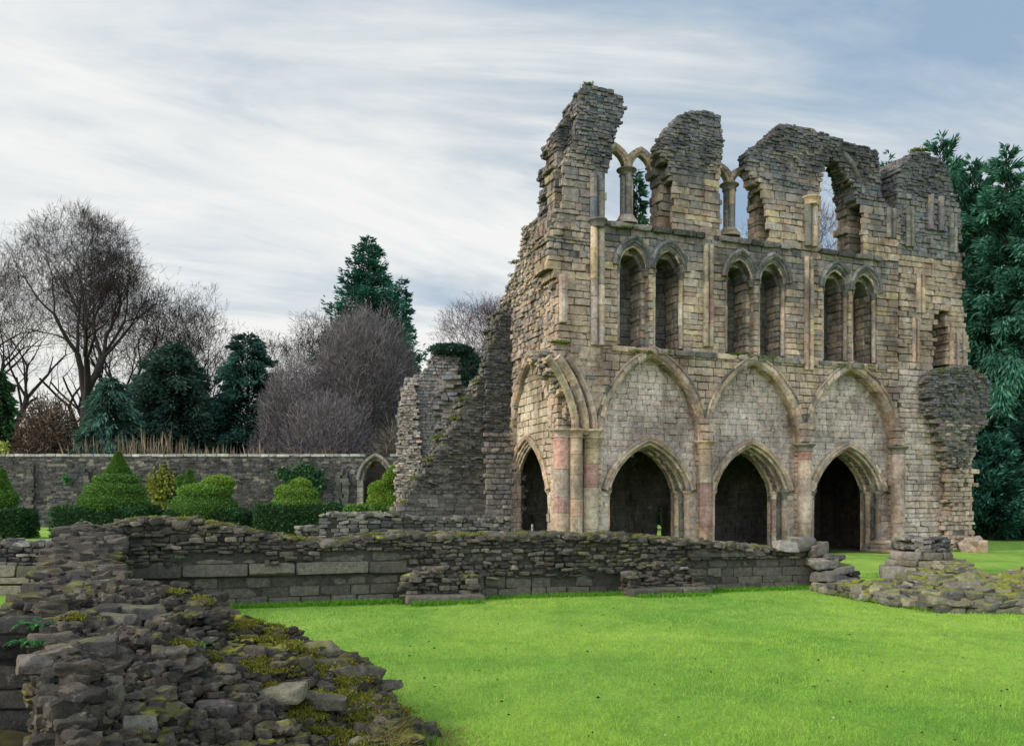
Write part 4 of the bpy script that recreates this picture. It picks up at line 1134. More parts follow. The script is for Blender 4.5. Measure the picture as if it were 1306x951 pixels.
# stump of a round pier
CB = thing('pier_base', 'stump of a round pier, rubble drum on a moulded base, near the right heap', 'pier base', (*pix(1176, 720, 22.2)[:2], 0))
c = pix(1174, 720, 22.2)
A = Acc()
for z0_, z1_, r in ((0, .36, .95), (.36, .52, .78), (.53, .74, .70)):
    k = 9
    for j in range(k):
        a0 = 2 * pi * j / k + z0_; st = Stones()
        st.add((c[0] + (r - .16) * cos(a0), c[1] + (r - .16) * sin(a0), (z0_ + z1_) / 2), *rot(np.array([-sin(a0), cos(a0), 0]), np.array([cos(a0), sin(a0), 0]), UP, *rng.normal(0, .03, 3)), (r * pi / k * .98, .2, (z1_ - z0_) / 2), pick(BRN + SHADE), 4, 9, 4, .06, 0); st.flush(A)
lathe(A, (c[0], c[1], 0), [(.6, 0), (.6, .72)], (.06, .055, .05), 12)
A.build('moulded_base', M_RUB, CB, sharp=34)
A = Acc(); st = Stones()
for q in range(120):
    a0 = rng.uniform(0, 2 * pi); z = rng.uniform(.76, 1.08); r = .58 * (1 - .15 * max(0, z - .95) / .13) * (1 if rng.random() < .7 else rng.random())
    st.add((c[0] + r * cos(a0), c[1] + r * sin(a0), z), *tumble(a0 + pi / 2, .08), (rng.uniform(.07, .17), .12, rng.uniform(.03, .055)), pick(RUBL + DARK), 3, 10, 5, .1, .1)
st.flush(A); lathe(A, (c[0], c[1], .72), [(.5, 0), (.5, .3)], (.05, .046, .04), 10); A.build('rubble_drum', M_RUB, CB, sharp=34)
slab(1140, 727, .22, (.42, .3, .12), .3, .1, RUBL, par=CB, name='boulder', mat=M_RUB)

# ================================================================== garden wall
GY = 68.
GF = Frame((-60, GY), ud=(1, 0))
GW = thing('garden_wall', 'long dark stone garden wall with pale coping and a pointed doorway', 'garden wall', (-28, GY, 0))
gx1 = GF.px(560, 600)[0]; gz = GF.px(200, 579)[1]
dl, dr = GF.px(459, 620)[0], GF.px(500, 620)[0]; dza = GF.px(479, 582)[1]; dzs = GF.px(479, 612)[1]
A = Acc()
coursed(A, GF, [np.array([(8, 0), (gx1, 0), (gx1, gz - .2), (8, gz - .2)]), arch_hole(dl + .15, dr - .15, dzs, dza - .3, -.01)], -.6, 0, pal=[tuple(.5 * v for v in c) for c in DARK + GREY[:3] + SHADE[:1]], course=(.14, .26), slen=(.25, .7), jit=.035, ragged=.05, corner=.12)
A.build('wall', M_GARD, GW)
ashlar_row(GF, 8, dl + .4, gz - .2, gz + .02, .08, (.5, 1.2), [(.36, .34, .31), (.30, .29, .26), (.42, .40, .36)], GW, 'coping', M_GARD, tm=2, depth=.75)
ashlar_row(GF, dr - .2, gx1, gz - .2, gz + .02, .08, (.5, 1.2), [(.30, .29, .26), (.25, .24, .21)], GW, 'coping', M_GARD, tm=2, depth=.75)
A = Acc()
for off in (0, .26):
    arch_sweep(A, GF, dl + off, dr - off, dzs, dza - off * .9, rect_prof(-.02, .24, -.3 - off, .2 - off, .07), SHADE + BUFF[3:4], vl=.5)
o = A.build('doorway', M_GARD, GW)
for sg, x in ((1, dl), (-1, dr)):
    B = Acc(); z = 0
    while z < dzs - .05:
        h = min(rng.uniform(.3, .55), dzs - z); V, F = box_v(GF, *sorted((x - sg * .2, x + sg * .25)), z, z + h - .02, -.5, .16); B.add(V, F, pick(SHADE)); z += h
    B.build('jamb', M_GARD, o)
A = Acc(); V, F = box_v(GF, dl - .5, dr + .5, 0, dza + .3, -2.4, -2.2); A.add(V, F, (.03, .03, .028)); A.build('doorway_shade_panel', M_GARD, GW)  # near-black slab added to stand for the dark inside of the doorway
for px_ in (432, 441, 110, 40):   # pale and dark pilaster strips
    u = GF.px(px_, 620)[0]; A = Acc()
    coursed(A, GF, [np.array([(u - .3, 0), (u + .3, 0), (u + .25, gz - rng.uniform(.8, 2.0)), (u - .25, gz - rng.uniform(.8, 2.0))])], -.1, .22, pal=[tuple(.8 * v for v in c) for c in DARK + SHADE[:1]], course=(.2, .35), slen=(.3, .6), ragged=.08)
    A.build('pilaster', M_GARD, GW)

# ================================================================== foliage
def unit(v): return v / np.maximum(np.linalg.norm(v, axis=-1, keepdims=True), 1e-9)
def leaves(acc, P, D, L, W, tint):
    """diamond leaf faces at P pointing along D"""
    n = len(P); D = unit(D); s = unit(np.cross(D, rng.normal(size=(n, 3))))
    L = np.broadcast_to(np.asarray(L, float), (n,))[:, None]; W = np.broadcast_to(np.asarray(W, float), (n,))[:, None]
    V = np.stack([P, P + D * L * .5 + s * W, P + D * L, P + D * L * .5 - s * W], 1).reshape(-1, 3)
    F = np.arange(n * 4).reshape(-1, 4)
    T = np.broadcast_to(np.asarray(tint, float), (n, 3))
    acc.add(V, F, np.repeat(T, 4, 0))
def tints(n, pal, v=.25):
    pal = np.array(pal, float); return pal[rng.integers(len(pal), size=n)] * rng.uniform(1 - v, 1 + v, (n, 1))

def tubes(acc, segs, col, kbig=6):
    """tapered prisms from (p0,p1,r0,r1)"""
    if not segs: return
    S = np.array([np.concatenate([a, b, [r0, r1]]) for a, b, r0, r1 in segs])
    for sel, k in ((S[:, 6] > .06, kbig), (S[:, 6] <= .06, 3)):
        Q = S[sel]
        if not len(Q): continue
        d = unit(Q[:, 3:6] - Q[:, 0:3]); ref = np.where(np.abs(d[:, 2:3]) > .9, np.array([[1., 0, 0]]), np.array([[0, 0, 1.]]))
        a = unit(np.cross(d, ref)); b = np.cross(d, a)
        t = np.arange(k) * 2 * pi / k
        ring = a[:, None] * np.cos(t)[None, :, None] + b[:, None] * np.sin(t)[None, :, None]
        V = np.concatenate([Q[:, None, 0:3] + ring * Q[:, 6, None, None], Q[:, None, 3:6] + ring * Q[:, 7, None, None]], 1)
        n = len(Q); j = np.arange(k); j2 = (j + 1) % k
        F = np.stack([j, j2, j2 + k, j + k], -1)[None] + (np.arange(n) * 2 * k)[:, None, None]
        acc.add(V.reshape(-1, 3), F.reshape(-1, 4), np.repeat(np.array(col)[None] * rng.uniform(.8, 1.2, (n, 1)), 2 * k, 0))

def bare_tree(px_, d, top, hwpx, name, label, cat='tree', trunk_h=.28, r0=.42, col=(.034, .026, .025), depth=8, spread=.62, group='bare trees beyond the garden wall', lean=0, cen=None, twig=(.042, .031, .030), nstem=1, budget=9000, leafy=0, base_z=0., seed=None):
    base_ = np.array([(px_ - CX) / FPX * d, d, base_z]); Ht = EYE - (top - HY) / FPX * d - base_z; hw = hwpx / FPX * d
    T = thing(name, label, cat, base_, group)
    big, small = [], []
    tips = []
    cc = base_ + np.array([lean, 0, Ht * .60]); er = np.array([hw, hw, Ht * .42])
    lr = np.random.default_rng(seed if seed is not None else int(px_ * 7 + top))
    def out_of(p): return (((p - cc) / er) ** 2).sum() > 1.0
    def grow(p, dr, L, r, dep):
        n = 3 if dep > 2 else 2
        q = p
        for i in range(n):
            dr = unit(dr + lr.normal(0, .13, 3) + np.array([0, 0, .05]))
            q2 = q + dr * L / n
            ra, rb = r * (1 - .3 * i / n), r * (1 - .3 * (i + 1) / n)
            (big if r > .05 else small).append((q, q2, ra, rb))
            q = q2
            if dep < depth - 1 and r > .03 and lr.random() < .35 and len(small) < budget:
                side = unit(np.cross(dr, lr.normal(size=3)))
                grow(q, unit(dr * .5 + side + np.array([0, 0, .25])), L * .55, rb * .5, dep - 2)
        if dep <= 0 or len(small) > budget or (out_of(q) and q[2] > base_[2] + Ht * .35):
            tips.append((q, dr)); return
        k = 2 if lr.random() < .55 else 3
        a0 = lr.uniform(0, 2 * pi)
        ax = unit(np.cross(dr, np.array([.3, .9, .2]))); bx_ = np.cross(dr, ax)
        for j in range(k):
            a = a0 + 2 * pi * j / k + lr.normal(0, .3); sp = spread * lr.uniform(.55, 1.25)
            nd_ = unit(dr * cos(sp) + (ax * cos(a) + bx_ * sin(a)) * sin(sp) + np.array([0, 0, .12]))
            grow(q, nd_, L * lr.uniform(.70, .88), max(rb * (.80 if j == 0 else .64), .012), dep - 1)
    for s in range(nstem):
        dr = unit(np.array([lean * .05 + (lr.normal(0, .28) if nstem > 1 else lr.normal(0, .03)), lr.normal(0, .05), 1]))
        p = base_ + np.array([lr.normal(0, .3) if nstem > 1 else 0, 0, 0])
        q = p + dr * Ht * trunk_h
        big.append((p, p + dr * Ht * trunk_h * .5, r0 * 1.15, r0 * .95)); big.append((p + dr * Ht * trunk_h * .5, q, r0 * .95, r0 * .85))
        for j in range(4 if nstem == 1 else 2):
            a = j * 2 * pi / 4 + lr.normal(0, .4); sp = spread * lr.uniform(.35, 1.0) * (0.3 if j == 0 else 1)
            grow(q, unit(dr * cos(sp) + np.array([cos(a), sin(a), 0]) * sin(sp)), Ht * .17, r0 * .62, depth - 1)
    A = Acc(); tubes(A, big, col); A.build('trunk', M_BARK, T, smoothing=True)
    # fine twigs round every tip
    A = Acc(); tubes(A, small, col)
    if tips:
        TP = np.array([t[0] for t in tips]); TD = np.array([t[1] for t in tips])
        k = 3
        P = np.repeat(TP, k, 0); D = unit(np.repeat(TD, k, 0) + lr.normal(0, .75, (len(P), 3)) + [0, 0, .25])
        leaves(A, P, D, lr.uniform(.5, 1.3, len(P)) * Ht / 22, .017 * d / 85, tints(len(P), [twig]))
        P2 = P + D * .5; D2 = unit(D + lr.normal(0, .7, P.shape)); leaves(A, P2, D2, lr.uniform(.3, .8, len(P)) * Ht / 22, .014 * d / 85, tints(len(P), [twig]))
        if leafy:
            P3 = np.repeat(P2, leafy, 0) + lr.normal(0, .25, (len(P2) * leafy, 3)); leaves(A, P3, lr.normal(size=P3.shape), .16, .06, tints(len(P3), [(.07, .045, .03), (.05, .035, .03)]))
    A.build('crown', M_TWIG, T)
    return T

EV = [(.03, .085, .055), (.045, .11, .065), (.02, .06, .045), (.06, .13, .07)]
def conifer(px_, d, top, hwpx, name, label, kind='cone', nb=240, nl=180, wr=.15, feather=False, pal=EV, group=None, ls=.50, base_t=.02, sparse=1., droop=.35, rise=.25, cat='tree', expo=.8, base_z=0.):
    b = np.array([(px_ - CX) / FPX * d, d, base_z]); Ht = EYE - (top - HY) / FPX * d - base_z; hw = hwpx / FPX * d
    T = thing(name, label, cat, b, group)
    A = Acc(); tubes(A, [(b, b + [0, 0, Ht * .5], .05 * hw + .12, .04 * hw + .06), (b + [0, 0, Ht * .5], b + [0, 0, Ht * .97], .04 * hw + .06, .02)], (.05, .035, .028))
    C = Acc(); segs = []
    for i in range(nb):
        t = base_t + (1 - base_t) * (i + rng.random()) / nb
        if kind == 'cone': R = hw * ((1 - t) ** expo) * rng.uniform(.5, 1.3) + .06 * hw * (1 - t)
        elif kind == 'dome': R = hw * sqrt(max(0, 1 - (max(t, .25) - .25) ** 2 / .5625)) * rng.uniform(.65, 1.1)
        else: R = hw * (min(1, (1 - t) * 2.6) ** .6) * rng.uniform(.7, 1.1)
        R = max(R, .12)
        ph = i * 2.39996 + rng.normal(0, .4)
        o = np.array([cos(ph), sin(ph), 0]); sd = np.array([-sin(ph), cos(ph), 0])
        z0 = Ht * t
        n = max(8, int(nl * (R / hw) ** 1.2 * sparse))
        s = rng.random(n) ** .6
        lat = rng.normal(0, 1, n) * ((.04 + .13 * (1 - s)) if feather else (.06 + .20 * (1 - s))) * R * .9 + rng.normal(0, .05, n)
        up_ = (.45 + 1.1 * t) if feather else 1.0
        rr = rise * up_ * rng.uniform(.4, 1.5); dd = droop * rng.uniform(.5, 1.4)
        zc = R * (rr * s - dd * s * s)
        P = b + o * (R * s)[:, None] + sd * lat[:, None] + UP * (z0 + zc + rng.normal(0, .06 * R + .04, n))[:, None]
        P[:, 2] = np.maximum(P[:, 2], base_z + .05)
        D = o * (.9 + 0 * s)[:, None] + sd * (lat / (np.abs(lat) + .2) * .9)[:, None] + UP * ((rr - 2 * dd * s) * 1.0 - (.35 if feather else 0))[:, None] + rng.normal(0, .28, (n, 3))
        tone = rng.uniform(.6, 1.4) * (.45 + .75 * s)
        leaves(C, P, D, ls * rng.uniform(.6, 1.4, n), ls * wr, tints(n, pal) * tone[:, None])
        if R > .5: segs.append((b + UP * z0, b + o * R * .85 + UP * (z0 + R * (rr * .85 - dd * .72)), .03, .01))
    tubes(A, segs, (.04, .03, .024))
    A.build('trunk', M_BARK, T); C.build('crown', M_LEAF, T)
    return T

def ell_pts(n, c, r, lo=.8, hi=1.02, top=None):
    d = unit(rng.normal(size=(n, 3))); k = rng.uniform(lo, hi, n)[:, None]
    return np.array(c) + d * np.array(r) * k, unit(d / np.array(r))

def shape_foliage(A, c, r, n, ls, pal, lo=.86, flatz=None, core=True, light=None):
    P, N = ell_pts(n, c, r, lo)
    bump = 1 + .035 * vnoise(P * 2.2 + 5)[:, None]
    P = np.array(c) + (P - np.array(c)) * bump
    if flatz is not None: m = P[:, 2] > flatz; P, N = P[m], N[m]
    T = tints(len(P), pal, .35)
    leaves(A, P, N + rng.normal(0, .7, P.shape) + [0, 0, .25], ls * rng.uniform(.6, 1.4, len(P)), ls * .3, T)
    if core:
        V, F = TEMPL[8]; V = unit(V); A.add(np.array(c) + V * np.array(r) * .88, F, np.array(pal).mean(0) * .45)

def hedge_box(A, x0, x1, y0, y1, z0, z1, n, ls, pal):
    ar = np.array([(x1 - x0) * (y1 - y0), (x1 - x0) * (z1 - z0), (x1 - x0) * (z1 - z0) * .5, (y1 - y0) * (z1 - z0), (y1 - y0) * (z1 - z0)])
    f = rng.choice(5, n, p=ar / ar.sum()); u, v = rng.random(n), rng.random(n)
    P = np.stack([x0 + u * (x1 - x0), y0 + v * (y1 - y0), z0 + v * (z1 - z0)], -1); N = np.zeros((n, 3))
    P[f == 0, 2] = z1; N[f == 0, 2] = 1
    for k, ax, val, sg in ((1, 1, y0, -1), (2, 1, y1, 1), (3, 0, x0, -1), (4, 0, x1, 1)):
        m = f == k; P[m, ax] = val; N[m, ax] = sg
        if ax == 0: P[m, 1] = y0 + u[m] * (y1 - y0)
    P += rng.normal(0, .05, P.shape) + .05 * vnoise(P * 1.3)[:, None]
    leaves(A, P, N + rng.normal(0, .7, P.shape) + [0, 0, .2], ls * rng.uniform(.6, 1.4, n), ls * .3, tints(n, pal, .35))
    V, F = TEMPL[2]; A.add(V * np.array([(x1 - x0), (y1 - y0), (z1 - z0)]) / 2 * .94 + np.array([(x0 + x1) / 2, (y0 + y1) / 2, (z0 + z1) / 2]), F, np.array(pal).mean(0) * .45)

YEW = [(.085, .18, .035), (.115, .22, .042), (.055, .13, .028), (.15, .26, .045)]
YEWD = [(.03, .08, .025), (.04, .10, .03), (.022, .06, .02)]
GOLD = [(.20, .32, .04), (.26, .37, .05), (.15, .26, .035), (.10, .20, .03)]
TD = 47.
def tp(px_, py_, d=TD): return pix(px_, py_, d)
def topiary(label, hedge, blobs, hp=YEWD, d=TD, grp='clipped yew topiaries before the garden wall'):
    cxm = tp((hedge[0] + hedge[1]) / 2, 640, d)
    T = thing('topiary', label, 'topiary', (cxm[0], d, 0), grp)
    a, b = tp(hedge[0], hedge[2], d), tp(hedge[1], hedge[2], d)
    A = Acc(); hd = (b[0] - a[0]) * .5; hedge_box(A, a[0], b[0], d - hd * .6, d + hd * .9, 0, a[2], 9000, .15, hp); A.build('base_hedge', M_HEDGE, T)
    for (nm, x, y, rx, ry, pal, n) in blobs:
        c = tp(x, y, d); k = d / FPX; A = Acc()
        if nm == 'spire':
            m = n; t = rng.random(m) ** .8; R = rx * k * (1 - t) ** .75 * (1 + .12 * np.sin(t * 7)); ph = rng.uniform(0, 2 * pi, m)
            P = np.stack([c[0] + R * np.cos(ph), c[1] + R * np.sin(ph), c[2] - ry * k + 2 * ry * k * t], -1)
            leaves(A, P, np.stack([np.cos(ph), np.sin(ph), 0 * ph + .8], -1) + rng.normal(0, .5, P.shape), .13, .04, tints(m, pal, .35))
            lathe(A, (c[0], c[1], c[2] - ry * k), [(rx * k * .88, 0), (rx * k * .6, ry * k * .9), (.02, 1.9 * ry * k)], np.array(pal).mean(0) * .45, 10)
        else:
            shape_foliage(A, c, (rx * k, rx * k * .85, ry * k), n, .09, pal)
        A.build(nm, M_HEDGE, T)
    return T
topiary('clipped yew topiary at the left edge, tall spire rising over dark square base', (-34, 31, 652), [('dome', -4, 636, 25, 18, YEW, 9000), ('tier', -3, 618, 14, 10, YEW, 3500), ('spire', 3, 612, 9, 13, YEW, 2500)])
topiary('largest clipped yew topiary, wide dome with pointed finial over square hedge base', (82, 188, 648), [('dome', 145, 641, 43, 20, YEW, 17000), ('tier', 147, 624, 37, 11, YEW, 8000), ('tier', 149, 611, 28, 8, YEW, 6000), ('spire', 151, 592, 14, 15, YEW, 5000)])
topiary('clipped yew topiary with low pointed crest on a round dome, beside the yellow climber', (222, 309, 652), [('dome', 260, 648, 42, 22, YEW, 16000), ('tier', 263, 626, 34, 10, YEW + GOLD, 8000), ('tier', 279, 616, 20, 10, GOLD, 5000), ('spire', 242, 611, 8, 12, YEW, 2200), ('tier', 231, 614, 6, 8, YEW, 1500)])
topiary('clipped yew topiary of stacked rounded lumps on a broad square hedge', (333, 428, 645), [('dome', 379, 645, 33, 17, GOLD + YEW, 9000), ('tier', 381, 630, 25, 10, GOLD + YEW, 5000), ('tier', 364, 627, 13, 8, GOLD, 3000), ('finial', 383, 619, 13, 9, GOLD, 3000)])
topiary('golden green topiary shaped like a perched bird beside the garden doorway', (444, 516, 648), [('dome', 492, 645, 24, 22, GOLD, 9000), ('tier', 486, 625, 16, 12, GOLD, 4500), ('tier', 500, 612, 12, 12, GOLD, 3500), ('finial', 506, 604, 10, 12, GOLD, 3200)], hp=YEW, d=44)

# bare trees
G1 = 'bare trees beyond the garden wall'
bare_tree(101, 88, 286, 90, 'bare_tree', 'tallest leafless tree with a domed crown, left of the evergreens', r0=.62, depth=9, trunk_h=.40, spread=.56, budget=9500, seed=995)
bare_tree(40, 92, 318, 62, 'bare_tree', 'leafless forked tree with twisting stems near the left edge', r0=.55, nstem=2, depth=8, trunk_h=.30, budget=8000)
bare_tree(-12, 90, 308, 48, 'bare_tree', 'leafless tree cut off by the left edge of the picture', r0=.45, depth=8, trunk_h=.35, budget=7000)
bare_tree(140, 96, 322, 62, 'bare_tree', 'leafless multi-stemmed tree right behind the tallest bare tree', r0=.5, nstem=3, depth=8, trunk_h=.28, budget=8000)
bare_tree(192, 98, 352, 76, 'bare_tree', 'leafless spreading tree leaning right over the dark yew', r0=.55, nstem=2, depth=8, trunk_h=.28, lean=2.5, budget=9000)
bare_tree(330, 100, 418, 46, 'bare_tree', 'small leafless tree showing above the round-headed conifer', r0=.3, depth=7, budget=3500)
bare_tree(412, 98, 402, 52, 'bare_tree', 'leafless tree left of the tall dark cypress', r0=.36, depth=8, budget=5000)
bare_tree(600, 72, 366, 58, 'bare_tree', 'reddish leafless tree behind the ivy-topped ruin', r0=.34, nstem=2, depth=8, budget=6000, col=(.07, .045, .045), twig=(.085, .05, .055))
bare_tree(660, 74, 378, 40, 'bare_tree', 'reddish leafless tree half hidden by the abbey flank', r0=.28, depth=7, budget=3000, col=(.07, .045, .045), twig=(.085, .05, .055))
bare_tree(1058, 70, 205, 55, 'bare_tree', 'leafless tree seen through the broken abbey window', r0=.3, depth=8, budget=6000, col=(.06, .04, .042), twig=(.085, .05, .055), group='bare trees behind the abbey')
bare_tree(945, 72, 262, 40, 'bare_tree', 'leafless tree seen through the middle clerestory arch', r0=.24, depth=7, budget=3000, col=(.06, .04, .042), twig=(.085, .05, .055), group='bare trees behind the abbey')

# dense twiggy grey trees
def twig_mass(px_, d, top, base_y, hwpx, label, name='twiggy_tree', n=26000, pal=((.16, .135, .14), (.20, .17, .175), (.11, .10, .105)), group='grey twiggy trees beyond the garden wall', cat='tree', up=1.1, blobs=None, L=1.0, W=.02, green=None):
    zt = EYE - (top - HY) / FPX * d; x = (px_ - CX) / FPX * d; hw = hwpx / FPX * d
    T = thing(name, label, cat, (x, d, 0), group)
    A = Acc(); segs = []
    for k in range(5):
        a = rng.uniform(0, 2 * pi); q = np.array([x, d, 0.]); dr = unit(np.array([.35 * cos(a), .35 * sin(a), 1]))
        for i in range(6):
            q2 = q + dr * zt * .13; segs.append((q, q2, .16 * (1 - i / 7), .16 * (1 - (i + 1) / 7))); q = q2; dr = unit(dr + rng.normal(0, .15, 3))
    tubes(A, segs, (.05, .04, .038)); A.build('trunk', M_BARK, T)
    A = Acc()
    for (bx_, bz, rx, rz, w) in (blobs or [(0, .5, 1, .5, 1)]):
        c = np.array([x + bx_ * hw, d, bz * zt]); r = np.array([rx * hw, rx * hw * .8, rz * zt]); m = int(n * w)
        P, N = ell_pts(m, c, r, 0, 1); k = rng.random(m) ** .45; P = c + (P - c) / np.maximum(np.linalg.norm((P - c) / r, axis=1), 1e-6)[:, None] * (k * (1 + .16 * vnoise(N * 3.1 + bx_ * 5) + .08 * vnoise(N * 9)))[:, None]
        P[:, 2] = np.maximum(P[:, 2], .2)
        D = N * .7 + [0, 0, up] + rng.normal(0, .8, P.shape)
        tt = tints(m, list(pal), .3)
        if green is not None:
            g = (rng.random(m) < smooth(.7, .2, P[:, 2] / zt) * green)[:, None]; tt = np.where(g, tints(m, [(.035, .06, .035), (.05, .07, .04)]), tt)
        leaves(A, P, D, L * rng.uniform(.5, 1.5, m), W * rng.uniform(.6, 1.5, m), tt)
    A.build('crown', M_TWIG, T)
    return T
twig_mass(464, 80, 395, 580, 74, 'big grey leafless tree with dense rounded twigs below the tall cypress', blobs=[(0, .52, .92, .48, 1.2), (-.1, .25, 1.1, .3, .5), (.55, .35, .7, .35, .4)], n=90000, green=.6, L=.75, W=.016)
twig_mass(372, 77, 448, 580, 50, 'smaller grey leafless thicket tree right of the round-headed conifer', blobs=[(.1, .45, .9, .5, 1), (-.3, .25, .9, .3, .5)], n=45000, L=.7, W=.016)
twig_mass(420, 74, 500, 580, 60, 'low grey brown thicket against the garden wall top', name='thicket', n=30000, cat='shrub', L=.6, W=.016, green=.3)
twig_mass(62, 74, 498, 580, 42, 'russet brown shrub between two evergreens at far left', name='brown_shrub', n=20000, pal=((.13, .085, .06), (.09, .07, .045), (.16, .11, .08)), cat='shrub', up=.4, L=.6, W=.04, group=None, blobs=[(0, .45, 1, .5, 1)])
twig_mass(505, 72, 545, 580, 30, 'pale leafless shrub leaning over the garden doorway', name='bare_shrub', n=5000, pal=((.16, .14, .11), (.11, .10, .08)), cat='shrub', up=.5, L=1.2, W=.018, group=None)

# evergreens left
conifer(0, 74, 472, 26, 'dark_evergreen', 'dark green evergreen at the left edge above the garden wall', 'dome', nb=160, nl=160, pal=[(.04, .09, .04), (.05, .12, .045)])
conifer(140, 73, 480, 46, 'holly_tree', 'rounded blue-green evergreen in front of the bare trunk', 'dome', nb=190, nl=190, pal=[(.06, .125, .095), (.085, .16, .12), (.04, .09, .07)], ls=.5, droop=.6)
conifer(222, 78, 438, 66, 'yew_tree', 'broad dark conical yew above the garden wall', 'dome', nb=330, nl=260, pal=[(.04, .08, .06), (.055, .10, .07), (.03, .06, .048)], expo=.6)
conifer(316, 80, 426, 54, 'round_conifer', 'dark blue-green conifer with a rounded ragged head', 'dome', nb=240, nl=220, pal=[(.035, .085, .068), (.05, .11, .085), (.025, .065, .052)])
conifer(470, 98, 303, 84, 'tall_cypress', 'tall dark green cypress rising behind the grey twiggy tree', 'cone', nb=620, nl=260, pal=[(.025, .10, .07), (.035, .125, .08), (.018, .07, .05)], expo=.62, rise=.5, droop=.2)
conifer(513, 100, 356, 26, 'narrow_cypress', 'narrow dark cypress at the right shoulder of the tall one', 'cone', nb=300, nl=110, pal=[(.022, .09, .065), (.03, .11, .08)], expo=.45, rise=.5, droop=.2)
# behind the abbey
conifer(812, 62, 218, 34, 'evergreen_tree', 'green evergreen seen through the left clerestory arch', 'cone', nb=330, nl=160, pal=EV, expo=.6)
GR = 'tall conifers right of the abbey'
FE = [(.04, .13, .09), (.055, .165, .11), (.025, .085, .06), (.085, .20, .125)]
conifer(1133, 62, 198, 66, 'tall_conifer', 'conifer tip showing between the two right-hand abbey piers', 'cone', nb=204, nl=432, ls=.46, wr=.105, feather=True, pal=FE, group=GR, expo=.82, rise=.7)
conifer(1199, 56, 174, 125, 'tall_conifer', 'feathery conifer whose top rises just behind the right abbey pier', 'cone', nb=204, nl=952, ls=.46, wr=.105, feather=True, pal=FE, group=GR, expo=.82, rise=.95, droop=.5)
conifer(1240, 53, 204, 130, 'tall_conifer', 'feathery conifer with arching tips right of the abbey end wall', 'cone', nb=204, nl=981, ls=.46, wr=.105, feather=True, pal=FE, group=GR, expo=.82, rise=.95, droop=.55)
conifer(1284, 50, 190, 130, 'tall_conifer', 'conifer with the sharp upright leader near the right edge', 'cone', nb=217, nl=981, ls=.46, wr=.105, feather=True, pal=FE, group=GR, expo=.82, rise=.8, droop=.6)
conifer(1338, 49, 186, 125, 'tall_conifer', 'conifer cut off by the right edge of the picture', 'cone', nb=204, nl=923, ls=.46, wr=.105, feather=True, pal=FE, group=GR, expo=.82, rise=.8, droop=.6)
conifer(1262, 45, 560, 52, 'low_conifer', 'low spreading dark evergreen on the lawn edge below the tall conifers', 'dome', nb=170, nl=240, pal=[(.02, .075, .06), (.035, .11, .08), (.05, .14, .10)], rise=.5, droop=.2, cat='shrub', ls=.36)
conifer(1320, 45, 540, 58, 'low_conifer', 'low dark evergreen at the right edge below the tall conifers', 'dome', nb=150, nl=220, pal=[(.014, .05, .04), (.022, .07, .05)], rise=.5, droop=.2, cat='shrub', ls=.36)

# dry stems above the garden wall
DS = ((108, 556), (128, 552), (150, 556), (172, 552), (193, 549), (212, 551), (240, 562), (262, 568), (278, 566), (328, 566), (416, 570))
for i, (x, y) in enumerate(DS):
    A = Acc(); n = 60; d = 71.; c = pix(x, 585, d)
    P = c + np.stack([rng.normal(0, .8, n), rng.normal(0, .4, n), rng.normal(-.8, .3, n)], -1)
    P[0] = [c[0], d, 0]
    h = (585 - y) / FPX * d
    leaves(A, P, np.stack([rng.normal(0, .18, n), rng.normal(0, .18, n), np.ones(n)], -1), (h + .8) * rng.uniform(.5, 1.05, n), .05, tints(n, [(.20, .16, .10), (.14, .12, .08), (.24, .18, .13)]))
    tubes(A, [(np.array([c[0], d, 0.]), c, .05, .03)], (.15, .12, .08))
    o = A.build('dry_shrub', M_TWIG, None, loc=(c[0], d, 0)); tag(o, 'clump of pale dry stems standing along the top of the garden wall', 'shrub', 'dry stems above the garden wall')

# climbers on the wall
def climber(px_, py_, rx, rz, n, pal, name, label, ls=.3, d=GY - .35, shape=None):
    nst = 9 if n > 300 else 1
    c = pix(px_, py_, d); A = Acc(); k = d / FPX
    cl = rng.normal(0, .42, (26, 2)); cl = cl[(cl ** 2).sum(1) < 1.2]
    q = cl[rng.integers(len(cl), size=n)] + rng.normal(0, .16, (n, 2))
    P = np.stack([c[0] + q[:, 0] * rx * k, c[1] + rng.uniform(-.35, .1, n), c[2] + q[:, 1] * rz * k], -1)
    P[:, 2] = np.maximum(P[:, 2], .05)
    leaves(A, P, rng.normal(0, .7, P.shape) + [0, -.3, -.3], ls * rng.uniform(.6, 1.3, n), ls * .36, tints(n, pal, .3))
    T = thing(name, label, 'climber', (c[0], d, 0)); A.build('leaves', M_LEAF, T)
    B = Acc(); segs = []
    for j in range(nst):
        p = np.array([c[0] + rng.normal(0, .2), c[1] + .15, 0. if nst > 1 else c[2] - .5]); e = np.array([c[0] + rng.normal(0, .6) * rx * k, c[1] + .15, c[2] + rng.uniform(-.2, .9) * rz * k])
        for i in range(5):
            p2 = p + (e - p) / (5 - i) + rng.normal(0, .1, 3) * (i < 4); segs.append((p, p2, .035, .03)); p = p2
    tubes(B, segs, (.07, .055, .04)); B.build('stem', M_BARK, T)
climber(207, 618, 18, 36, 900, [(.27, .25, .05), (.18, .23, .04), (.33, .30, .07), (.10, .16, .03)], 'climbing_vine', 'yellow-leaved climber on the garden wall between two topiaries')
climber(388, 612, 34, 22, 1500, [(.05, .13, .05), (.08, .17, .07), (.035, .09, .04)], 'wall_shrub', 'dark green leafy shrub trained against the garden wall behind the lumpy topiary')
climber(86, 611, 5, 6, 90, [(.05, .16, .06), (.08, .2, .08)], 'wall_fern', 'small green plant growing from the garden wall face at left')
climber(5, 570, 8, 8, 160, [(.40, .42, .10), (.3, .34, .08)], 'yellow_shrub', 'small yellow-green shrub on the wall top at the left edge', d=GY + 1)
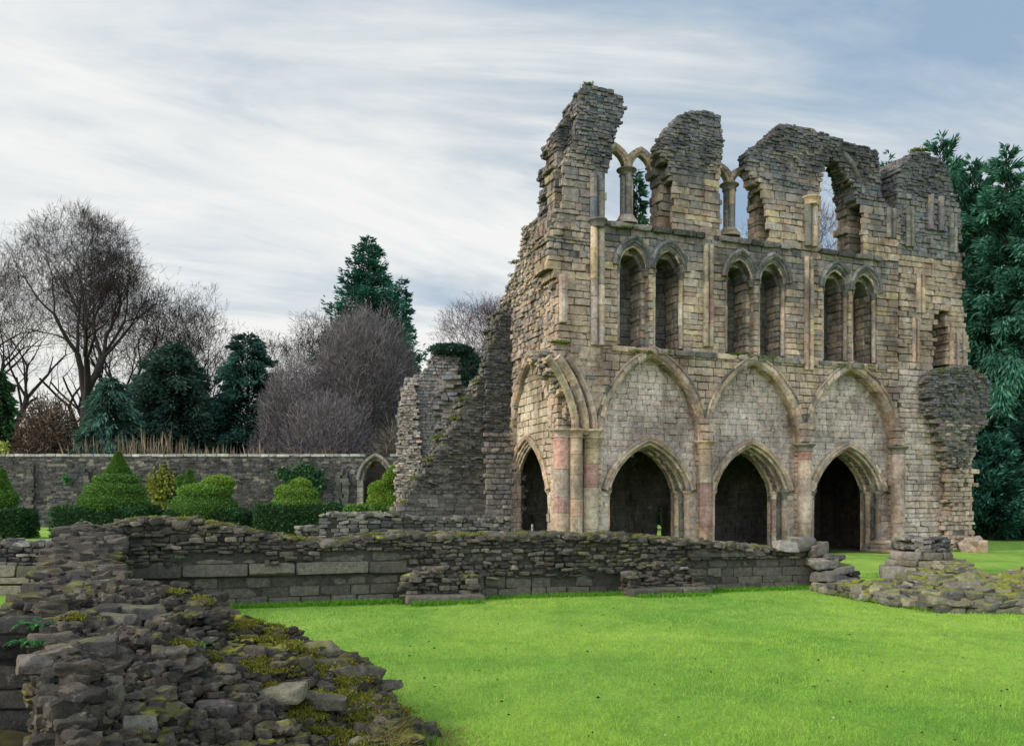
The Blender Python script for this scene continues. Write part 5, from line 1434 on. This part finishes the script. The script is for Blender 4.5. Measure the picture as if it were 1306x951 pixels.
climber(472, 589, 12, 4, 150, [(.30, .05, .05), (.22, .06, .05), (.14, .09, .05)], 'red_shrub', 'small red-leaved shrub above the garden doorway', d=GY + .9)

# ivy on the ruin behind the stepped wall, part of nothing else
def ivy(cen, r, n, label, name='ivy', pal=((.035, .075, .055), (.05, .10, .07), (.03, .06, .05)), ls=.13):
    A = Acc(); P, N = ell_pts(n, cen, r, .5, 1.05); leaves(A, P, N + rng.normal(0, .6, P.shape), ls * rng.uniform(.6, 1.4, n), ls * .35, tints(n, list(pal)))
    o = A.build(name, M_LEAF, None, loc=cen); tag(o, label, 'ivy'); return o
ivy(FR.p(*FR.px(575, 446, .0), 0), (1.0, .8, .22), 2600, 'dark ivy cushion capping the masonry stub behind the steps')
ivy(FR.p(*FR.px(600, 470, .3), .2), (.5, .35, .8), 1300, 'hanging ivy streak on the face of the masonry stub')

# ferns and plants rooted in the foreground ruin
def fern(px_, py_, h, r, label, nf=14, pal=((.05, .16, .05), (.08, .2, .06), (.03, .10, .04)), grp='green plants rooted in the foreground ruin'):
    c = gpt(px_, py_, h); A = Acc()
    for i in range(nf):
        a = rng.uniform(0, 2 * pi); o = np.array([cos(a), sin(a), 0]); sd = np.array([-sin(a), cos(a), 0]); L = r * rng.uniform(.6, 1.2)
        n = 44; s = np.repeat(np.linspace(.12, 1, n // 2), 2); sg = np.tile([1, -1], n // 2)
        P = c + o * (L * s)[:, None] + UP * (L * (.9 * s - .85 * s * s))[:, None]
        leaves(A, P, sd * sg[:, None] + o * .5 + rng.normal(0, .12, (n, 3)) - UP * .15, r * .34 * (1.1 - s), r * .045, tints(n, list(pal)))
    o = A.build('fern', M_LEAF, None, loc=c); tag(o, label, 'fern', grp)
fern(50, 800, .98, .22, 'larger fern hanging at the left shoulder of the foreground ruin'); fern(38, 822, .9, .16, 'fern hanging just below the larger one on the dark left edge')
fern(90, 868, .86, .15, 'bright green fern among the broken blocks at lower left')
fern(255, 824, .80, .13, 'pale green tuft in the middle of the foreground rubble', pal=((.16, .24, .08), (.12, .2, .07)))
fern(228, 712, 1.0, .12, 'tiny green tuft growing from the long wall below its crest')

# pale stakes inside the left doorway
for i, (x, y0_, y1_) in enumerate(((679, 668, 692), (690, 677, 692), (696, 677, 692), (703, 678, 692))):
    q = RET.p(2.2 + .12 * i, 0, 0); q = pix(x, 690, 32.2); A = Acc(); z = EYE - (y0_ - HY) / FPX * 32.2
    lathe(A, (q[0], q[1], 0), [(.045, 0), (.045, z - .05), (.02, z)], (.42, .40, .36), 6)
    o = A.build('wooden_stake', M_TRIM, None, loc=(q[0], q[1], 0)); tag(o, 'tallest pale stake standing in the left doorway' if i == 0 else 'short pale stake in the row inside the left doorway', 'stake', 'pale stakes in the left doorway')

# ================================================================== grass and fallen leaves
def make_grass():
    A = Acc()
    n = 330000
    y = 6.2 + (24 - 6.2) * rng.random(n) ** 1.9; x = rng.uniform(-.66, .66, n) * y
    bare_fg = inside(np.stack([x, y], -1), np.array(FPOLY)) | (((x + 3.9) / 1.95) ** 2 + ((y - 5.3) / 2.35) ** 2 < 1); m = ~bare_fg; x, y = x[m], y[m]; n = len(x)
    P = np.stack([x, y, np.full(n, -.02)], -1)
    P[:, 2] += .035 * vnoise(np.stack([x * .35, y * .35, x * 0], -1)) - .01
    cl = vnoise(np.stack([x * 1.5, y * 1.5, x * 0 + 3], -1)); fine = vnoise(np.stack([x * 7, y * 7, x * 0 + 8], -1))
    D = np.stack([rng.normal(0, .5, n), rng.normal(0, .5, n), np.ones(n)], -1)
    L = (.040 + .012 * cl + .008 * fine) * rng.uniform(.6, 1.4, n) + .02
    base_c = np.stack([.225 + .05 * cl + .07 * vnoise(np.stack([x * .25, y * .4, x * 0 + 20], -1)), .41 + .04 * cl + .06 * vnoise(np.stack([x * .25, y * .4, x * 0 + 20], -1)), .06 + .012 * cl], -1) * rng.uniform(.7, 1.3, (n, 1)) * (1 + .18 * fine)[:, None]
    dry = rng.random(n) < .03; base_c[dry] = (.34, .32, .10)
    leaves(A, P, D, L, .0022 * np.clip(y / 8, 1, 3), base_c)
    o = A.build('grass', leaf_mat('grass_blade', .35), None); tag(o, kind='stuff', label='short bright green mown grass of the lawn', cat='grass')
    # shaggy fringe along the wall feet
    B = Acc(); n = 14000; t = rng.random(n) * ML; q = MF.p(t, 0 * t, .03 + np.abs(rng.normal(0, .12, n)) + .62 * (((t > sB1[0]) & (t < sB1[1])) | ((t > sB2[0]) & (t < sB2[1]))))
    leaves(B, q, np.stack([rng.normal(0, .4, n), rng.normal(-.2, .4, n), np.ones(n)], -1), rng.uniform(.05, .13, n), .006, tints(n, [(.10, .26, .02), (.16, .36, .03), (.07, .2, .02)]))
    for a, b in list(zip(RP[:6], RP[1:6])) + [(FAC.p(12.2, 0, .35), FAC.p(16.8, 0, .3)), (np.array([-.62, 6.7]), np.array([-.8, 7.3])), (np.array([-.8, 7.3]), np.array([-1.75, 8.15])), (np.array([-1.75, 8.15]), np.array([-3.1, 9.]))]:
        a, b = np.array(a)[:2], np.array(b)[:2]; m_ = int(900 * np.linalg.norm(b - a)); t = rng.random((m_, 1)); q = a + (b - a) * t + rng.normal(0, .08, (m_, 2))
        leaves(B, np.concatenate([q, np.zeros((m_, 1))], 1), np.stack([rng.normal(0, .5, m_), rng.normal(-.1, .5, m_), np.ones(m_)], -1), rng.uniform(.04, .12, m_), .004, tints(m_, [(.10, .26, .02), (.16, .36, .03), (.20, .24, .05)]))
    o = B.build('grass_fringe', M_LEAF, None); tag(o, kind='stuff', label='longer grass along the foot of the long wall', cat='grass')
    C = Acc(); n = 150; y = 7 + 10 * rng.random(n) ** 1.3; x = rng.uniform(-.15, .62, n) * y
    P = np.stack([x, y, np.full(n, .035)], -1); leaves(C, P, np.stack([rng.normal(size=n), rng.normal(size=n), rng.normal(0, .15, n)], -1), rng.uniform(.02, .055, n), .013, tints(n, [(.05, .035, .02), (.03, .025, .02), (.45, .40, .3), (.09, .06, .03)]))
    o = C.build('fallen_leaves', M_LEAF, None); tag(o, kind='stuff', label='dark fallen leaves scattered over the lawn', cat='leaves')
    # dry brown grass spilling off the nose of the foreground ruin
    E = Acc(); n = 9000; P = np.stack([rng.normal(-.75, .22, n), rng.uniform(5.6, 7.6, n), np.zeros(n)], -1); P[:, 0] -= np.clip(P[:, 1] - 7, 0, 1) * .5
    P[:, 2] = np.where(inside(P[:, :2], np.array(FPOLY)), np.maximum(HF(P), 0), 0) - .01
    leaves(E, P, np.stack([rng.normal(.3, .8, n), rng.normal(-.2, .8, n), np.full(n, .5)], -1), rng.uniform(.04, .13, n), .003, tints(n, [(.30, .22, .11), (.22, .17, .08), (.26, .26, .06), (.14, .2, .03)]))
    o = E.build('dry_grass', M_LEAF, None); tag(o, kind='stuff', label='straw-brown dry grass at the foot of the foreground rubble', cat='grass')
make_grass()

# ================================================================== moss, painted pit shade
MOSS = [(.17, .18, .02), (.23, .22, .03), (.12, .14, .02), (.15, .115, .045)]
def moss_tufts(centres, rads, n, parent, size=.03, pal=MOSS, name='moss', flat=.3):
    A = Acc()
    for c, r in zip(centres, rads):
        d = rng.normal(size=(n, 3)) * [r * .5, r * .5, r * flat * .3]; P = np.asarray(c) + d; P[:, 2] += r * flat * .5 * np.exp(-(d[:, 0] ** 2 + d[:, 1] ** 2) / (r * r * .3))
        leaves(A, P, rng.normal(0, .6, (n, 3)) + [0, 0, .9], size * rng.uniform(.5, 1.4, n), size * .3, tints(n, pal, .3) * rng.uniform(.75, 1.2))
    o = A.build(name, M_LEAF, parent); o['kind'] = 'stuff'; return o
# olive cap of the foreground ruin
cs, rs = [], []
for (x, y, h) in ((300, 796, .80), (325, 802, .76), (345, 806, .72), (362, 816, .66), (385, 828, .62), (410, 838, .57), (432, 846, .53), (455, 852, .49), (470, 862, .44), (400, 850, .54), (375, 840, .6), (350, 832, .64), (310, 812, .76), (250, 772, .97), (262, 776, .95), (110, 786, 1.0), (125, 792, .98), (440, 880, .42), (410, 880, .46), (380, 872, .52), (455, 900, .33), (425, 905, .34), (395, 900, .42), (470, 890, .36), (345, 868, .55), (480, 920, .2), (450, 935, .18), (255, 826, .82), (500, 905, .14), (420, 930, .24)):
    q = gpt(x, y, h)
    for _ in range(5):
        p = q + np.array([rng.normal(0, .12), rng.normal(0, .12), 0]); p[2] = float(HF(p[None, :2])[0]) + .02; cs.append(p); rs.append(rng.uniform(.05, .14))
moss_tufts(cs, rs, 420, FG, .022)
# crest of the middle wall
cs, rs = [], []
for _ in range(150):
    t = rng.uniform(0, ML) if rng.random() < .6 else rng.choice([S_(200), S_(255), S_(640), S_(720), S_(800), S_(560)]) + rng.normal(0, .5)
    if 0 < t < ML: cs.append(MF.p(t, hmid(t) + .03, -rng.uniform(.02, 1.1))); rs.append(rng.uniform(.05, .16))
moss_tufts(cs, rs, 150, MID, .028, pal=[(.22, .23, .04), (.16, .17, .03), (.26, .24, .08), (.12, .12, .03)])
# ledges of the abbey
cs, rs = [], []
for px_, py_, w in [(812, 449, .05), (830, 450, .05), (848, 450, .06), (960, 455, .06), (975, 457, .06), (940, 452, .05), (1075, 466, .05), (1100, 468, .05), (706, 437, .1), (715, 438, .1), (1195, 476, .35), (1208, 474, .4), (1220, 474, .4), (1232, 474, .4), (1240, 478, .4), (1168, 193, -.2), (1178, 192, -.3), (750, 110, -.2), (800, 291, .1), (840, 297, .1)]:
    for _ in range(3): cs.append(at(px_ + rng.normal(0, 4), py_, w - abs(rng.normal(0, .1)))); rs.append(rng.uniform(.10, .26))
for (x, y) in ((548, 586), (563, 557), (579, 534), (595, 510), (610, 486), (625, 458), (532, 610), (515, 641), (655, 352), (660, 335)):
    for _ in range(3): cs.append(at(x + rng.normal(0, 5), y, WS - .2)); rs.append(rng.uniform(.15, .32))
moss_tufts(cs, rs, 160, ABBEY, .06, pal=[(.10, .14, .03), (.14, .18, .03), (.07, .10, .03), (.2, .22, .04)])
# dark patch added as shade in the corner between the left walls
A = Acc(); a = np.linspace(0, 2 * pi, 40, endpoint=False); r = 1 + .12 * np.sin(3 * a) + .06 * np.sin(7 * a)
V = np.stack([-3.9 + 1.9 * r * np.cos(a), 5.3 + 2.3 * r * np.sin(a), np.full(40, .045)], -1)
A.add(np.concatenate([V, [[-3.9, 5.3, .05]]]), np.array([[i, (i + 1) % 40, 40] for i in range(40)]), (.035, .03, .022))
o = A.build('pit_shade', M_EARTH, None); tag(o, kind='structure')
